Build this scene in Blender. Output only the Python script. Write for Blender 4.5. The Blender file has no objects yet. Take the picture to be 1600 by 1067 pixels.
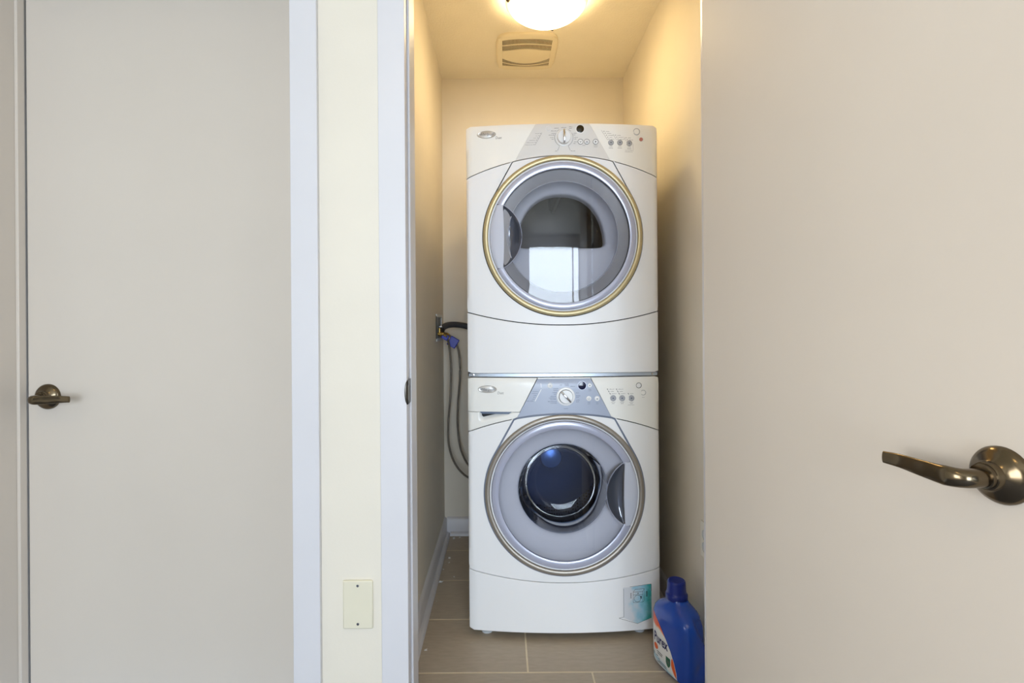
import bpy, bmesh, math, random
from mathutils import Vector, Matrix, noise
random.seed(7)
sc = bpy.context.scene
C = sc.collection
PI = math.pi

# ------------------------------------------------------------------ camera, world, lights, exposure
cam = bpy.data.cameras.new('camera'); cam_ob = bpy.data.objects.new('camera', cam); C.objects.link(cam_ob)
cam.sensor_fit = 'HORIZONTAL'; cam.sensor_width = 36.0
cam.lens = 821 / 1600 * 36
cam.shift_x = 15 / 1600
cam.shift_y = -20.5 / 1600
cam.clip_start = 0.02
cam_ob.location = (0, 0, 1.10)
cam_ob.rotation_euler = (Matrix.Rotation(PI/2, 4, 'X') @ Matrix.Rotation(math.radians(-0.4), 4, 'Z')).to_euler()
sc.camera = cam_ob
sc.view_settings.view_transform = 'Standard'
sc.view_settings.look = 'None'
sc.view_settings.gamma = 1.0
sc.view_settings.use_curve_mapping = False
sc.view_settings.exposure = 0.23
try:
    sc.cycles.use_denoising = True
    sc.cycles.max_bounces = 10
    sc.cycles.diffuse_bounces = 6
    sc.cycles.transparent_max_bounces = 16
    sc.cycles.caustics_reflective = False
    sc.cycles.caustics_refractive = False
    sc.cycles.sample_clamp_indirect = 6.0
except Exception:
    pass
world = bpy.data.worlds.new('sky'); sc.world = world
world.use_nodes = True
bg = world.node_tree.nodes['Background']
bg.inputs[0].default_value = (0.50, 0.70, 1.0, 1)
bg.inputs[1].default_value = 1.6

DAY_ENERGY = 250.0
SIDE_ENERGY = 130.0
RIGHT_ENERGY = 140.0
LAMP_STRENGTH = 38.0
HALL_STRENGTH = 16.0
# daylight: the big window in the far wall of the room behind the camera
ld = bpy.data.lights.new('window_daylight', 'AREA'); ld.shape = 'RECTANGLE'; ld.size = 2.2; ld.size_y = 2.2
ld.energy = DAY_ENERGY; ld.color = (0.81, 0.905, 1.0)
lo = bpy.data.objects.new('window_daylight', ld); C.objects.link(lo)
lo.location = (0.55, -4.35, 1.25); lo.rotation_euler = (PI/2, 0, 0)
l2 = bpy.data.lights.new('side_fill_light', 'AREA'); l2.shape = 'RECTANGLE'; l2.size = 1.8; l2.size_y = 1.5  # added fill from an unseen side window, brightens the open door
l2.energy = SIDE_ENERGY; l2.color = (1.0, 0.96, 0.90)
l2o = bpy.data.objects.new('side_fill_light', l2); C.objects.link(l2o)
l3 = bpy.data.lights.new('right_fill_light', 'AREA'); l3.shape = 'RECTANGLE'; l3.size = 3.2; l3.size_y = 1.9  # added light from an unseen right window, for jamb and left closet wall
l3.energy = RIGHT_ENERGY; l3.color = (0.84, 0.92, 1.0)
l3o = bpy.data.objects.new('right_fill_light', l3); C.objects.link(l3o)
l3o.location = (1.95, -2.2, 1.25); l3o.rotation_euler = (PI/2, 0, PI/2)
l2o.location = (-2.85, -1.5, 1.45); l2o.rotation_euler = (PI/2, 0, -PI/2)

# ------------------------------------------------------------------ helpers
def lin(c):
    return tuple(((v/255)/12.92 if v/255 <= 0.04045 else ((v/255+0.055)/1.055)**2.4) for v in c) + (1,)

def mat(name, rgb, rough=0.5, metal=0.0, var=0.03, bump=0.0, bscale=60.0, coat=0.0, vscale=6.0, spec=0.5):
    m = bpy.data.materials.new(name); m.use_nodes = True
    nt = m.node_tree; b = nt.nodes['Principled BSDF']
    col = lin(rgb)
    tc = nt.nodes.new('ShaderNodeTexCoord')
    nz = nt.nodes.new('ShaderNodeTexNoise'); nz.inputs['Scale'].default_value = vscale; nz.inputs['Detail'].default_value = 4
    nt.links.new(tc.outputs['Object'], nz.inputs['Vector'])
    rp = nt.nodes.new('ShaderNodeValToRGB')
    rp.color_ramp.elements[0].position = 0.3; rp.color_ramp.elements[1].position = 0.7
    rp.color_ramp.elements[0].color = tuple(max(0, v*(1-var)) for v in col[:3]) + (1,)
    rp.color_ramp.elements[1].color = tuple(min(1, v*(1+var)) for v in col[:3]) + (1,)
    nt.links.new(nz.outputs['Fac'], rp.inputs['Fac'])
    nt.links.new(rp.outputs['Color'], b.inputs['Base Color'])
    b.inputs['Roughness'].default_value = rough; b.inputs['Metallic'].default_value = metal
    b.inputs['Specular IOR Level'].default_value = spec
    if coat: b.inputs['Coat Weight'].default_value = coat; b.inputs['Coat Roughness'].default_value = 0.06
    if bump:
        n2 = nt.nodes.new('ShaderNodeTexNoise'); n2.inputs['Scale'].default_value = bscale; n2.inputs['Detail'].default_value = 3
        nt.links.new(tc.outputs['Object'], n2.inputs['Vector'])
        bp = nt.nodes.new('ShaderNodeBump'); bp.inputs['Strength'].default_value = bump; bp.inputs['Distance'].default_value = 0.004
        nt.links.new(n2.outputs['Fac'], bp.inputs['Height']); nt.links.new(bp.outputs['Normal'], b.inputs['Normal'])
    return m

def glass_mat(name, tint, ior=1.5, rough=0.0, boost=0.0, mul=1.7):
    m = bpy.data.materials.new(name); m.use_nodes = True
    nt = m.node_tree; nt.nodes.clear()
    out = nt.nodes.new('ShaderNodeOutputMaterial'); mx = nt.nodes.new('ShaderNodeMixShader')
    tr = nt.nodes.new('ShaderNodeBsdfTransparent'); gl = nt.nodes.new('ShaderNodeBsdfGlossy')
    fr = nt.nodes.new('ShaderNodeFresnel'); fr.inputs['IOR'].default_value = ior
    mm = nt.nodes.new('ShaderNodeMath'); mm.operation = 'MULTIPLY_ADD'; mm.inputs[1].default_value = mul; mm.inputs[2].default_value = boost
    nt.links.new(fr.outputs[0], mm.inputs[0])
    tr.inputs[0].default_value = tuple(tint) + (1,)
    gl.inputs['Roughness'].default_value = rough
    nt.links.new(mm.outputs[0], mx.inputs[0]); nt.links.new(tr.outputs[0], mx.inputs[1]); nt.links.new(gl.outputs[0], mx.inputs[2])
    nt.links.new(mx.outputs[0], out.inputs[0])
    return m

M = {}
M['wall']    = mat('cream_wall_paint', (224, 217, 203), 0.6, var=0.015, bump=0.04, bscale=180)
M['ceil']    = mat('stippled_ceiling_paint', (240, 233, 216), 0.8, var=0.02, bump=0.5, bscale=120)
M['trim']    = mat('white_trim_paint', (211, 210, 214), 0.35, var=0.012)
M['door']    = mat('beige_door_paint', (201, 192, 181), 0.45, var=0.02, vscale=2.5, bump=0.02, bscale=40)
M['grout']   = mat('beige_grout', (226, 212, 184), 0.9, var=0.06, vscale=30)
M['bluefloor']    = mat('blue_reflection_floor', (112, 116, 130), 0.9, var=0.08)  # unseen floor, coloured blue to put blue reflections in the washer glass
M['white']   = mat('white_enamel', (241, 242, 244), 0.36, var=0.01, coat=0.0, spec=0.28)
M['panelwhite'] = mat('white_plastic', (242, 242, 238), 0.32, var=0.01, coat=0.12)
M['drytrap'] = mat('light_silver_plastic', (220, 219, 217), 0.3, var=0.01)
M['washtrap']= mat('blue_grey_plastic', (166, 176, 197), 0.3, var=0.01)
M['silver']  = mat('champagne_silver_ring', (190, 176, 138), 0.42, metal=0.6, var=0.02)
M['greyring'] = mat('warm_grey_ring', (158, 151, 142), 0.40, metal=0.6, var=0.02)
M['rim']     = mat('lavender_grey_rim', (176, 180, 200), 0.25, metal=0.15, var=0.01, coat=0.3)
M['funnel']  = mat('grey_door_funnel', (232, 230, 236), 0.35, var=0.015)
M['smoke']   = mat('smoked_grey_ring', (140, 137, 139), 0.4, var=0.02)
M['bulk']    = mat('pale_bulkhead', (205, 205, 213), 0.35, var=0.01)
M['dryerdrum'] = mat('dryer_drum_grey', (104, 98, 94), 0.5, var=0.04)
M['black']   = mat('black_rubber', (22, 23, 26), 0.5, var=0.1)
M['seam']    = mat('seam_shade', (18, 20, 24), 0.6, var=0.05)  # dark colour stands for the shade in the panel gaps
M['gasket']  = mat('dark_grey_gasket', (70, 74, 84), 0.4, var=0.06)
M['badge']  = mat('brushed_silver_badge', (206, 204, 200), 0.38, metal=0.6, var=0.02)
M['chrome']  = mat('chrome', (205, 205, 208), 0.12, metal=1.0, var=0.02)
M['pocket']  = mat('glossy_pocket', (108, 112, 124), 0.08, metal=0.55, var=0.02)
M['bronze']  = mat('antique_bronze_metal', (104, 92, 74), 0.2, metal=1.0, var=0.05)
M['strike']  = mat('dark_strike_metal', (70, 66, 60), 0.25, metal=0.9, var=0.05)
M['plate']   = mat('ivory_plate', (221, 215, 194), 0.4, var=0.01)
M['outlet']  = mat('white_plate', (232, 229, 218), 0.4, var=0.01)
M['steel']   = mat('galvanised_strip', (190, 200, 212), 0.35, metal=0.5, var=0.04, vscale=25)
M['ink']     = mat('grey_ink', (112, 112, 114), 0.6, var=0.05)
M['inkblue'] = mat('slate_ink', (92, 100, 125), 0.6, var=0.05)
M['inkdark'] = mat('black_ink', (40, 44, 52), 0.6, var=0.05)
M['navy']    = mat('navy_display', (10, 16, 52), 0.1, var=0.05)
M['brown']   = mat('dark_brown_display', (42, 32, 10), 0.1, var=0.05)
M['button']  = mat('white_button', (236, 237, 238), 0.3, var=0.01)
M['buttong'] = mat('grey_button', (168, 170, 176), 0.3, var=0.02)
M['red']     = mat('faded_red', (196, 128, 116), 0.4, var=0.05)
M['hose']    = mat('dark_grey_drain_hose', (62, 63, 68), 0.5, var=0.05)
M['bluetag'] = mat('blue_tag', (28, 44, 170), 0.35, var=0.06)
M['brass']   = mat('brass', (190, 158, 84), 0.3, metal=1.0, var=0.06)
M['boxwhite']= mat('white_box_plastic', (196, 200, 204), 0.4, var=0.03)
M['boxdark'] = mat('box_inside', (150, 154, 158), 0.7, var=0.1)
M['bottle']  = mat('royal_blue_plastic', (2, 70, 178), 0.22, var=0.03, coat=0.3)
M['cap']     = mat('navy_blue_cap', (12, 36, 132), 0.3, var=0.03)
M['crumb']   = mat('white_lint', (218, 216, 212), 0.9, var=0.05)
M['wgreen']  = mat('badge_green', (22, 92, 70), 0.4, var=0.03)
M['lnavy']   = mat('label_navy', (26, 32, 96), 0.4, var=0.03)
M['lorange'] = mat('label_orange', (226, 96, 44), 0.4, var=0.03)
M['lwhite']  = mat('label_white', (230, 230, 228), 0.4, var=0.02)
M['ventdark']= mat('vent_inside', (84, 70, 36), 0.9, var=0.1)
M['vent']    = mat('vent_plastic', (236, 226, 200), 0.5, var=0.01)
M['shield']  = glass_mat('clear_door_shield', (0.93, 0.94, 0.97), 1.5, mul=1.2)
M['bowl']    = glass_mat('sky_tinted_glass_bowl', (0.46, 0.62, 0.90), 1.5, mul=0.8)  # blue sky reflection is put into the glass tint
M['pane']    = glass_mat('window_glass', (0.97, 0.98, 0.99), 1.45)

def tile_mat():
    m = bpy.data.materials.new('taupe_floor_tile'); m.use_nodes = True
    nt = m.node_tree; b = nt.nodes['Principled BSDF']
    tc = nt.nodes.new('ShaderNodeTexCoord'); mp = nt.nodes.new('ShaderNodeMapping'); mp.inputs['Scale'].default_value = (6, 22, 10)
    nz = nt.nodes.new('ShaderNodeTexNoise'); nz.inputs['Scale'].default_value = 4; nz.inputs['Detail'].default_value = 6
    rp = nt.nodes.new('ShaderNodeValToRGB')
    rp.color_ramp.elements[0].position = 0.3; rp.color_ramp.elements[1].position = 0.72
    rp.color_ramp.elements[0].color = lin((172, 158, 139)); rp.color_ramp.elements[1].color = lin((184, 170, 150))
    nt.links.new(tc.outputs['Object'], mp.inputs[0]); nt.links.new(mp.outputs[0], nz.inputs[0]); nt.links.new(nz.outputs['Fac'], rp.inputs[0])
    nt.links.new(rp.outputs[0], b.inputs['Base Color']); b.inputs['Roughness'].default_value = 0.42
    return m
M['tile'] = tile_mat()

def drum_mat():   # stainless steel with rows of small punched holes
    m = bpy.data.materials.new('perforated_drum_steel'); m.use_nodes = True
    nt = m.node_tree; b = nt.nodes['Principled BSDF']
    tc = nt.nodes.new('ShaderNodeTexCoord'); vo = nt.nodes.new('ShaderNodeTexVoronoi'); vo.inputs['Scale'].default_value = 95; vo.inputs['Randomness'].default_value = 0.15
    rp = nt.nodes.new('ShaderNodeValToRGB'); rp.color_ramp.elements[0].position = 0.28; rp.color_ramp.elements[1].position = 0.36
    rp.color_ramp.elements[0].color = lin((10, 13, 24)); rp.color_ramp.elements[1].color = lin((84, 94, 120))
    nt.links.new(tc.outputs['Object'], vo.inputs[0]); nt.links.new(vo.outputs['Distance'], rp.inputs[0]); nt.links.new(rp.outputs[0], b.inputs['Base Color'])
    b.inputs['Metallic'].default_value = 0.85; b.inputs['Roughness'].default_value = 0.32
    return m
M['drum'] = drum_mat()
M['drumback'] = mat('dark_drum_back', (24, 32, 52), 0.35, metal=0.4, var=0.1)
M['silverhub'] = mat('steel_hub', (150, 158, 176), 0.3, metal=0.5, var=0.05)

def braid_mat():
    m = bpy.data.materials.new('braided_hose'); m.use_nodes = True
    nt = m.node_tree; b = nt.nodes['Principled BSDF']
    tc = nt.nodes.new('ShaderNodeTexCoord'); wv = nt.nodes.new('ShaderNodeTexWave'); wv.inputs['Scale'].default_value = 120; wv.bands_direction = 'DIAGONAL'
    rp = nt.nodes.new('ShaderNodeValToRGB'); rp.color_ramp.elements[0].color = lin((74, 66, 58)); rp.color_ramp.elements[1].color = lin((158, 150, 140))
    nt.links.new(tc.outputs['Object'], wv.inputs[0]); nt.links.new(wv.outputs['Fac'], rp.inputs[0]); nt.links.new(rp.outputs[0], b.inputs['Base Color'])
    b.inputs['Metallic'].default_value = 0.4; b.inputs['Roughness'].default_value = 0.4
    return m
M['braid'] = braid_mat()

def lamp_mat(name, strength):
    m = bpy.data.materials.new(name); m.use_nodes = True
    nt = m.node_tree; nt.nodes.clear()
    out = nt.nodes.new('ShaderNodeOutputMaterial'); em = nt.nodes.new('ShaderNodeEmission')
    tc = nt.nodes.new('ShaderNodeTexCoord'); nz = nt.nodes.new('ShaderNodeTexNoise'); nz.inputs['Scale'].default_value = 5; nz.inputs['Detail'].default_value = 3
    rp = nt.nodes.new('ShaderNodeValToRGB')
    rp.color_ramp.elements[0].position = 0.35; rp.color_ramp.elements[1].position = 0.65
    rp.color_ramp.elements[0].color = (0.95, 0.67, 0.31, 1); rp.color_ramp.elements[1].color = (1.0, 0.75, 0.40, 1)
    nt.links.new(tc.outputs['Object'], nz.inputs[0]); nt.links.new(nz.outputs['Fac'], rp.inputs[0]); nt.links.new(rp.outputs[0], em.inputs[0])
    # the two bulbs behind the glass make two bright areas; the rim glows less
    tot = None
    for bx, by in ((-0.035, -0.02), (0.035, 0.01)):
        ds = nt.nodes.new('ShaderNodeVectorMath'); ds.operation = 'DISTANCE'; ds.inputs[1].default_value = (bx, by, -0.085)
        nt.links.new(tc.outputs['Object'], ds.inputs[0])
        mr = nt.nodes.new('ShaderNodeMapRange'); mr.interpolation_type = 'SMOOTHERSTEP'
        mr.inputs[1].default_value = 0.0; mr.inputs[2].default_value = 0.15; mr.inputs[3].default_value = 1.0; mr.inputs[4].default_value = 0.0
        nt.links.new(ds.outputs['Value'], mr.inputs[0])
        if tot is None: tot = mr
        else:
            ad = nt.nodes.new('ShaderNodeMath'); ad.operation = 'ADD'; nt.links.new(tot.outputs[0], ad.inputs[0]); nt.links.new(mr.outputs[0], ad.inputs[1]); tot = ad
    ma = nt.nodes.new('ShaderNodeMath'); ma.operation = 'MULTIPLY_ADD'; ma.inputs[1].default_value = strength; ma.inputs[2].default_value = 0.95
    nt.links.new(tot.outputs[0], ma.inputs[0]); nt.links.new(ma.outputs[0], em.inputs[1])
    nt.links.new(em.outputs[0], out.inputs[0])
    return m
M['lamp'] = lamp_mat('lit_alabaster_glass', LAMP_STRENGTH)
M['hall_lamp'] = lamp_mat('lit_hall_glass', HALL_STRENGTH)

def finish(me, ang=35):
    bm = bmesh.new(); bm.from_mesh(me)
    bmesh.ops.remove_doubles(bm, verts=bm.verts, dist=1e-6)
    bmesh.ops.recalc_face_normals(bm, faces=bm.faces)
    for f in bm.faces: f.smooth = True
    for e in bm.edges:
        if len(e.link_faces) == 2 and e.calc_face_angle(0) > math.radians(ang): e.smooth = False
    bm.to_mesh(me); bm.free()

def obj(name, geo, m, parent=None, bevel=0.0, ang=35, seg=2):
    me = bpy.data.meshes.new(name)
    me.from_pydata([tuple(v) for v in geo[0]], [], geo[1]); me.update()
    finish(me, ang)
    me.materials.append(M[m] if isinstance(m, str) else m)
    o = bpy.data.objects.new(name, me); C.objects.link(o)
    if parent: o.parent = parent
    if bevel:
        b = o.modifiers.new('bevel', 'BEVEL'); b.width = bevel; b.segments = seg; b.limit_method = 'ANGLE'; b.angle_limit = math.radians(40)
        b.harden_normals = False
    return o

def tag(o, label, cat=None, group=None, kind=None):
    o['label'] = label
    if cat: o['category'] = cat
    if group: o['group'] = group
    if kind: o['kind'] = kind
    return o

def empty(name, loc=(0, 0, 0), rz=0):
    o = bpy.data.objects.new(name, None); C.objects.link(o); o.location = loc; o.rotation_euler = (0, 0, rz); o.empty_display_size = 0.05
    return o

def join(*gs):
    V = []; F = []
    for g in gs:
        k = len(V); V += list(g[0]); F += [tuple(i + k for i in f) for f in g[1]]
    return V, F

def box(x0, x1, y0, y1, z0, z1):
    V = [(x, y, z) for z in (z0, z1) for y in (y0, y1) for x in (x0, x1)]
    return V, [(0, 2, 3, 1), (4, 5, 7, 6), (0, 1, 5, 4), (2, 6, 7, 3), (0, 4, 6, 2), (1, 3, 7, 5)]

def xform(g, mtx):
    return [tuple(mtx @ Vector(v)) for v in g[0]], g[1]

def lathe(prof, n=32, axis='z', cx=0, cy=0, cz=0, cap0=False, cap1=False):
    """prof: list of (r, h). axis: direction of h."""
    V = []; F = []
    for r, h in prof:
        for i in range(n):
            a = 2*PI*i/n; c, s = r*math.cos(a), r*math.sin(a)
            if axis == 'z': V.append((cx+c, cy+s, cz+h))
            elif axis == 'y': V.append((cx+c, cy+h, cz+s))
            else: V.append((cx+h, cy+c, cz+s))
    for j in range(len(prof)-1):
        for i in range(n):
            k = (i+1) % n
            F.append((j*n+i, j*n+k, (j+1)*n+k, (j+1)*n+i))
    if cap0: F.append(tuple(range(n)))
    if cap1: F.append(tuple((len(prof)-1)*n+i for i in range(n)))
    return V, F

def catmull(pts, per=8):
    P = [Vector(p) for p in pts]; P = [2*P[0]-P[1]] + P + [2*P[-1]-P[-2]]
    out = []
    for i in range(1, len(P)-2):
        for k in range(per):
            t = k/per; a, b, c, d = P[i-1:i+3]
            out.append(0.5*((2*b)+(c-a)*t+(2*a-5*b+4*c-d)*t*t+(3*b-a-3*c+d)*t**3))
    out.append(P[-2])
    return out

def tube(path, rad, n=10, flat=None, up=Vector((0, 0, 1)), cap=True, sq=2.0):
    """sweep; rad / flat: half-size along up-ish axis and along the other (callables of t)"""
    P = [Vector(p) for p in path]; V = []; F = []
    for i, p in enumerate(P):
        t = i/(len(P)-1)
        d = (P[min(i+1, len(P)-1)] - P[max(i-1, 0)]).normalized()
        s = d.cross(up)
        if s.length < 1e-3: s = d.cross(Vector((1, 0, 0)))
        s.normalize(); u = s.cross(d).normalized()
        ru = rad(t) if callable(rad) else rad
        rs = (flat(t) if callable(flat) else flat) if flat is not None else ru
        for k in range(n):
            a = 2*PI*k/n; c, q = math.cos(a), math.sin(a)
            c = math.copysign(abs(c)**(2/sq), c); q = math.copysign(abs(q)**(2/sq), q)
            V.append(p + s*rs*c + u*ru*q)
    for j in range(len(P)-1):
        for k in range(n):
            l = (k+1) % n; F.append((j*n+k, j*n+l, (j+1)*n+l, (j+1)*n+k))
    if cap:
        F.append(tuple(range(n))); F.append(tuple((len(P)-1)*n+k for k in range(n)))
    return V, F

def thicken(top, bound, d):
    """close a patch: copy boundary loop displaced by d(vector) and skin + back"""
    V, F = list(top[0]), list(top[1])
    k = len(V)
    for i in bound: V.append(tuple(Vector(V[i]) + Vector(d)))
    n = len(bound)
    for j in range(n):
        l = (j+1) % n; F.append((bound[j], bound[l], k+l, k+j))
    return V, F

# ------------------------------------------------------------------ setting
def struct(name, geo, m, parent=None, bevel=0.0, label=None):
    o = obj(name, geo, m, parent, bevel)
    if parent is None:
        o['kind'] = 'structure'
        if label: o['label'] = label
    return o

YF, YI = 1.23, 1.345            # hall face and closet face of the front wall
LX, RX, BY, CH = -0.316, 0.656, 2.817, 2.44
floor = struct('floor', box(-0.45, 0.80, 1.22, 2.95, -0.06, -0.0008), 'grout', label='closet floor of taupe tiles with pale grout')
struct('floor', box(-2.6, 1.7, -4.1, 1.22, -0.06, 0.0), 'bluefloor', label='floor of the room in front of the laundry closet')
rows = [(1.245, 1.371, 0.485), (1.371, 1.680, 0.279), (1.680, 1.989, 0.074), (1.989, 2.298, -0.131), (2.298, 2.607, -0.336), (2.607, 2.817, 0.074)]
for (a, b, j) in rows:
    xs = sorted([j + 0.61*k for k in range(-3, 4)]); xs = [LX] + [x for x in xs if LX+0.01 < x < RX-0.01] + [RX]
    for x0, x1 in zip(xs[:-1], xs[1:]):
        g = 0.0026
        dz = random.uniform(-0.0004, 0.0)
        obj('tile', box(x0+(g if x0 > LX else 0), x1-(g if x1 < RX else 0), a+g, b-(g if b < BY else 0), -0.010, dz), 'tile', floor, bevel=0.0008, seg=1)

struct('ceiling', box(-2.6, 1.7, -4.1, 2.95, CH, CH+0.08), 'ceil', label='stippled ceiling')
struct('wall_left', box(LX-0.1, LX, YI, BY, 0, CH), 'wall', label='left wall of the laundry closet')
struct('wall_right', box(RX, RX+0.1, YI, BY, 0, CH), 'wall', label='right wall of the laundry closet')
struct('wall_back', box(LX-0.1, RX+0.1, BY, BY+0.1, 0, CH), 'wall', label='back wall of the laundry closet')
# hall side wall with its two openings, left door -1.25..-0.489 and closet -0.246..0.515
struct('wall_front', join(box(-2.6, -1.25, YF, YI, 0, CH), box(-0.47, -0.246, YF, YI, 0, CH), box(0.536, 1.7, YF, YI, 0, CH),
                          box(-1.25, -0.47, YF, YI, 2.05, CH), box(-0.246, 0.536, YF, YI, 2.05, CH)), 'wall', label='cream wall between the two doorways')
# room behind the camera
struct('wall_room_left', join(box(-2.7, -2.6, -4.1, -2.4, 0, CH), box(-2.7, -2.6, -0.6, YF, 0, CH), box(-2.7, -2.6, -2.4, -0.6, 0, 0.7), box(-2.7, -2.6, -2.4, -0.6, 2.2, CH)), 'wall', label='left wall of the room behind the camera')
struct('wall_room_right', join(box(1.7, 1.8, -4.1, -3.8, 0, CH), box(1.7, 1.8, -0.6, YI, 0, CH), box(1.7, 1.8, -3.8, -0.6, 0, 0.3), box(1.7, 1.8, -3.8, -0.6, 2.2, CH)), 'wall', label='right wall of the room behind the camera')
struct('wall_room_rear', join(box(-2.6, -0.55, -4.2, -4.1, 0, CH), box(1.6, 1.7, -4.2, -4.1, 0, CH), box(-0.55, 1.6, -4.2, -4.1, 0, 0.25), box(-0.55, 1.6, -4.2, -4.1, 2.30, CH)), 'wall', label='rear wall with the wide window')
win = struct('window_1', join(box(-0.55, -0.49, -4.19, -4.12, 0.25, 2.30), box(1.54, 1.6, -4.19, -4.12, 0.25, 2.30), box(-0.49, 1.54, -4.19, -4.12, 0.25, 0.31), box(-0.49, 1.54, -4.19, -4.12, 2.24, 2.30)), 'trim', label='wide window of the room behind the camera')
xs = [-0.49, 1.30, 1.54]
for k in (1,):
    obj('mullion', box(xs[k]-0.025, xs[k]+0.025, -4.19, -4.12, 0.31, 2.24), 'trim', win)
for k in range(2):
    obj('pane', box(xs[k]+(0.025 if k else 0), xs[k+1]-(0.025 if k < 1 else 0), -4.158, -4.152, 0.31, 2.24), 'pane', win)
win2 = struct('added_window_2', join(box(-2.69, -2.62, -2.4, -2.34, 0.7, 2.2), box(-2.69, -2.62, -0.66, -0.6, 0.7, 2.2), box(-2.69, -2.62, -2.34, -0.66, 0.7, 0.76), box(-2.69, -2.62, -2.34, -0.66, 2.14, 2.2)), 'trim', label='unseen side window added to light the open closet door')  # unseen opening, added with the side fill light
obj('mullion', box(-2.69, -2.62, -1.525, -1.475, 0.76, 2.14), 'trim', win2)
obj('pane', box(-2.658, -2.652, -2.34, -1.525, 0.76, 2.14), 'pane', win2)
obj('pane', box(-2.658, -2.652, -1.475, -0.66, 0.76, 2.14), 'pane', win2)

win3 = struct('added_window_3', join(box(1.72, 1.79, -3.8, -3.74, 0.3, 2.2), box(1.72, 1.79, -0.66, -0.6, 0.3, 2.2), box(1.72, 1.79, -3.74, -0.66, 0.3, 0.36), box(1.72, 1.79, -3.74, -0.66, 2.14, 2.2)), 'trim', label='unseen right hand window added to light the left closet wall')  # unseen opening, added with the right fill light
obj('mullion', box(1.72, 1.79, -2.225, -2.175, 0.36, 2.14), 'trim', win3)
obj('pane', box(1.752, 1.758, -3.74, -2.225, 0.36, 2.14), 'pane', win3)
obj('pane', box(1.752, 1.758, -2.175, -0.66, 0.36, 2.14), 'pane', win3)

# trims: casings on the wall, jambs in the openings
def casing(x0, x1):
    return join(box(x0, x1, YF-0.013, YF, 0.0, 2.115))
struct('trim_1', casing(-0.4895, -0.4265), 'trim', bevel=0.0015, label='white casing right of the left door')
struct('trim_2', casing(-0.2850, -0.2225), 'trim', bevel=0.0015, label='white casing left of the laundry closet')
struct('trim_3', casing(0.522, 0.585), 'trim', bevel=0.0015, label='white casing right of the laundry closet')
struct('trim_4', casing(-1.30, -1.236), 'trim', bevel=0.0015, label='white casing left of the left door')
struct('trim_5', join(box(-1.236, -0.4895, YF-0.013, YF, 2.035, 2.115), box(-0.2225, 0.522, YF-0.013, YF, 2.035, 2.115)), 'trim', bevel=0.0015, label='white head casings over the two doorways')
# closet frame: jamb with stop and strike plate
jm = struct('trim_6', join(box(-0.246, -0.2262, YF, YI, 0, 2.03), box(0.516, 0.536, YF, YI, 0, 2.03), box(-0.246, 0.536, YF, YI, 2.03, 2.05)), 'trim', bevel=0.001, label='white door frame of the laundry closet')
obj('door_stop', join(box(-0.2262, -0.2205, 1.2705, 1.343, 0.0, 2.03)), 'trim', jm, bevel=0.0012)
obj('door_stop', join(box(0.511, 0.516, 1.2705, 1.343, 0.0, 2.03)), 'trim', jm, bevel=0.0012)
obj('door_stop', join(box(-0.2205, 0.511, 1.2705, 1.343, 2.022, 2.03)), 'trim', jm)
# strike plate with curved lip
sp = []
for i in range(9):
    t = i/8; z = 0.925 + 0.056*t
    sp.append(z)
V = []; F = []
for i, z in enumerate(sp):
    lip = 0.010*max(0, math.sin(PI*(z-0.925)/0.056))**0.6
    V += [(-0.2236, 1.2685, z), (-0.2220, 1.238, z), (-0.2216, 1.2195, z), (-0.2218-lip*0.55, 1.2150-lip*0.12, z)]
for i in range(8):
    for k in range(3): F.append((i*4+k, i*4+k+1, (i+1)*4+k+1, (i+1)*4+k))
st = obj('strike_plate', (V, F), 'strike', jm)
sd = st.modifiers.new('solid', 'SOLIDIFY'); sd.thickness = 0.0016
obj('latch_hole', box(-0.2240, -0.2214, 1.245, 1.259, 0.940, 0.966), 'black', st)
# left door frame
jl = struct('trim_7', join(box(-1.25, -1.230, YF, YI+0.045, 0, 2.03), box(-0.479, -0.47, YF, YI+0.045, 0, 2.03), box(-1.25, -0.47, YF, YI+0.045, 2.03, 2.05)), 'door', bevel=0.001, label='white frame of the left door')
obj('door_stop', box(-1.230, -1.2217, 1.328, 1.3485, 0, 2.03), 'door', jl, bevel=0.0012)
obj('door_stop', box(-0.4875, -0.479, 1.328, 1.3485, 0, 2.03), 'door', jl, bevel=0.0012)

# baseboards with quarter round
def qround(n=5, r=0.018):
    return [(r*math.sin(PI/2*i/n), r*math.cos(PI/2*i/n)) for i in range(n+1)]
def base_profile_y(x0, sgn, y0, y1, h=0.093):
    prof = [(0, 0), (0.013, 0), (0.013, h-0.012), (0.008, h-0.004), (0.0, h)]
    V = [(x0+sgn*a, y, z) for y in (y0, y1) for a, z in prof]; n = len(prof)
    F = [(k, (k+1) % n, n+(k+1) % n, n+k) for k in range(n)] + [tuple(range(n)), tuple(range(n, 2*n))]
    return V, F
def quarter_y(x0, sgn, y0, y1):
    prof = [(0, 0)] + qround()
    V = [(x0+sgn*a, y, z) for y in (y0, y1) for a, z in prof]; n = len(prof)
    F = [(k, (k+1) % n, n+(k+1) % n, n+k) for k in range(n)] + [tuple(range(n)), tuple(range(n, 2*n))]
    return V, F
bl = struct('baseboard_left', base_profile_y(LX, 1, YI, BY), 'trim', label='white baseboard along the left closet wall')
obj('quarter_round', quarter_y(LX+0.013, 1, YI, BY), 'trim', bl)
br = struct('baseboard_right', base_profile_y(RX, -1, YI, BY), 'trim', label='white baseboard along the right closet wall')
obj('quarter_round', quarter_y(RX-0.013, -1, YI, BY), 'trim', br)
swap = lambda g: ([(y, x, z) for x, y, z in g[0]], g[1])
bb = struct('baseboard_back', swap(base_profile_y(BY, -1, LX+0.013, RX-0.013)), 'trim', label='white baseboard along the back closet wall')
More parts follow.
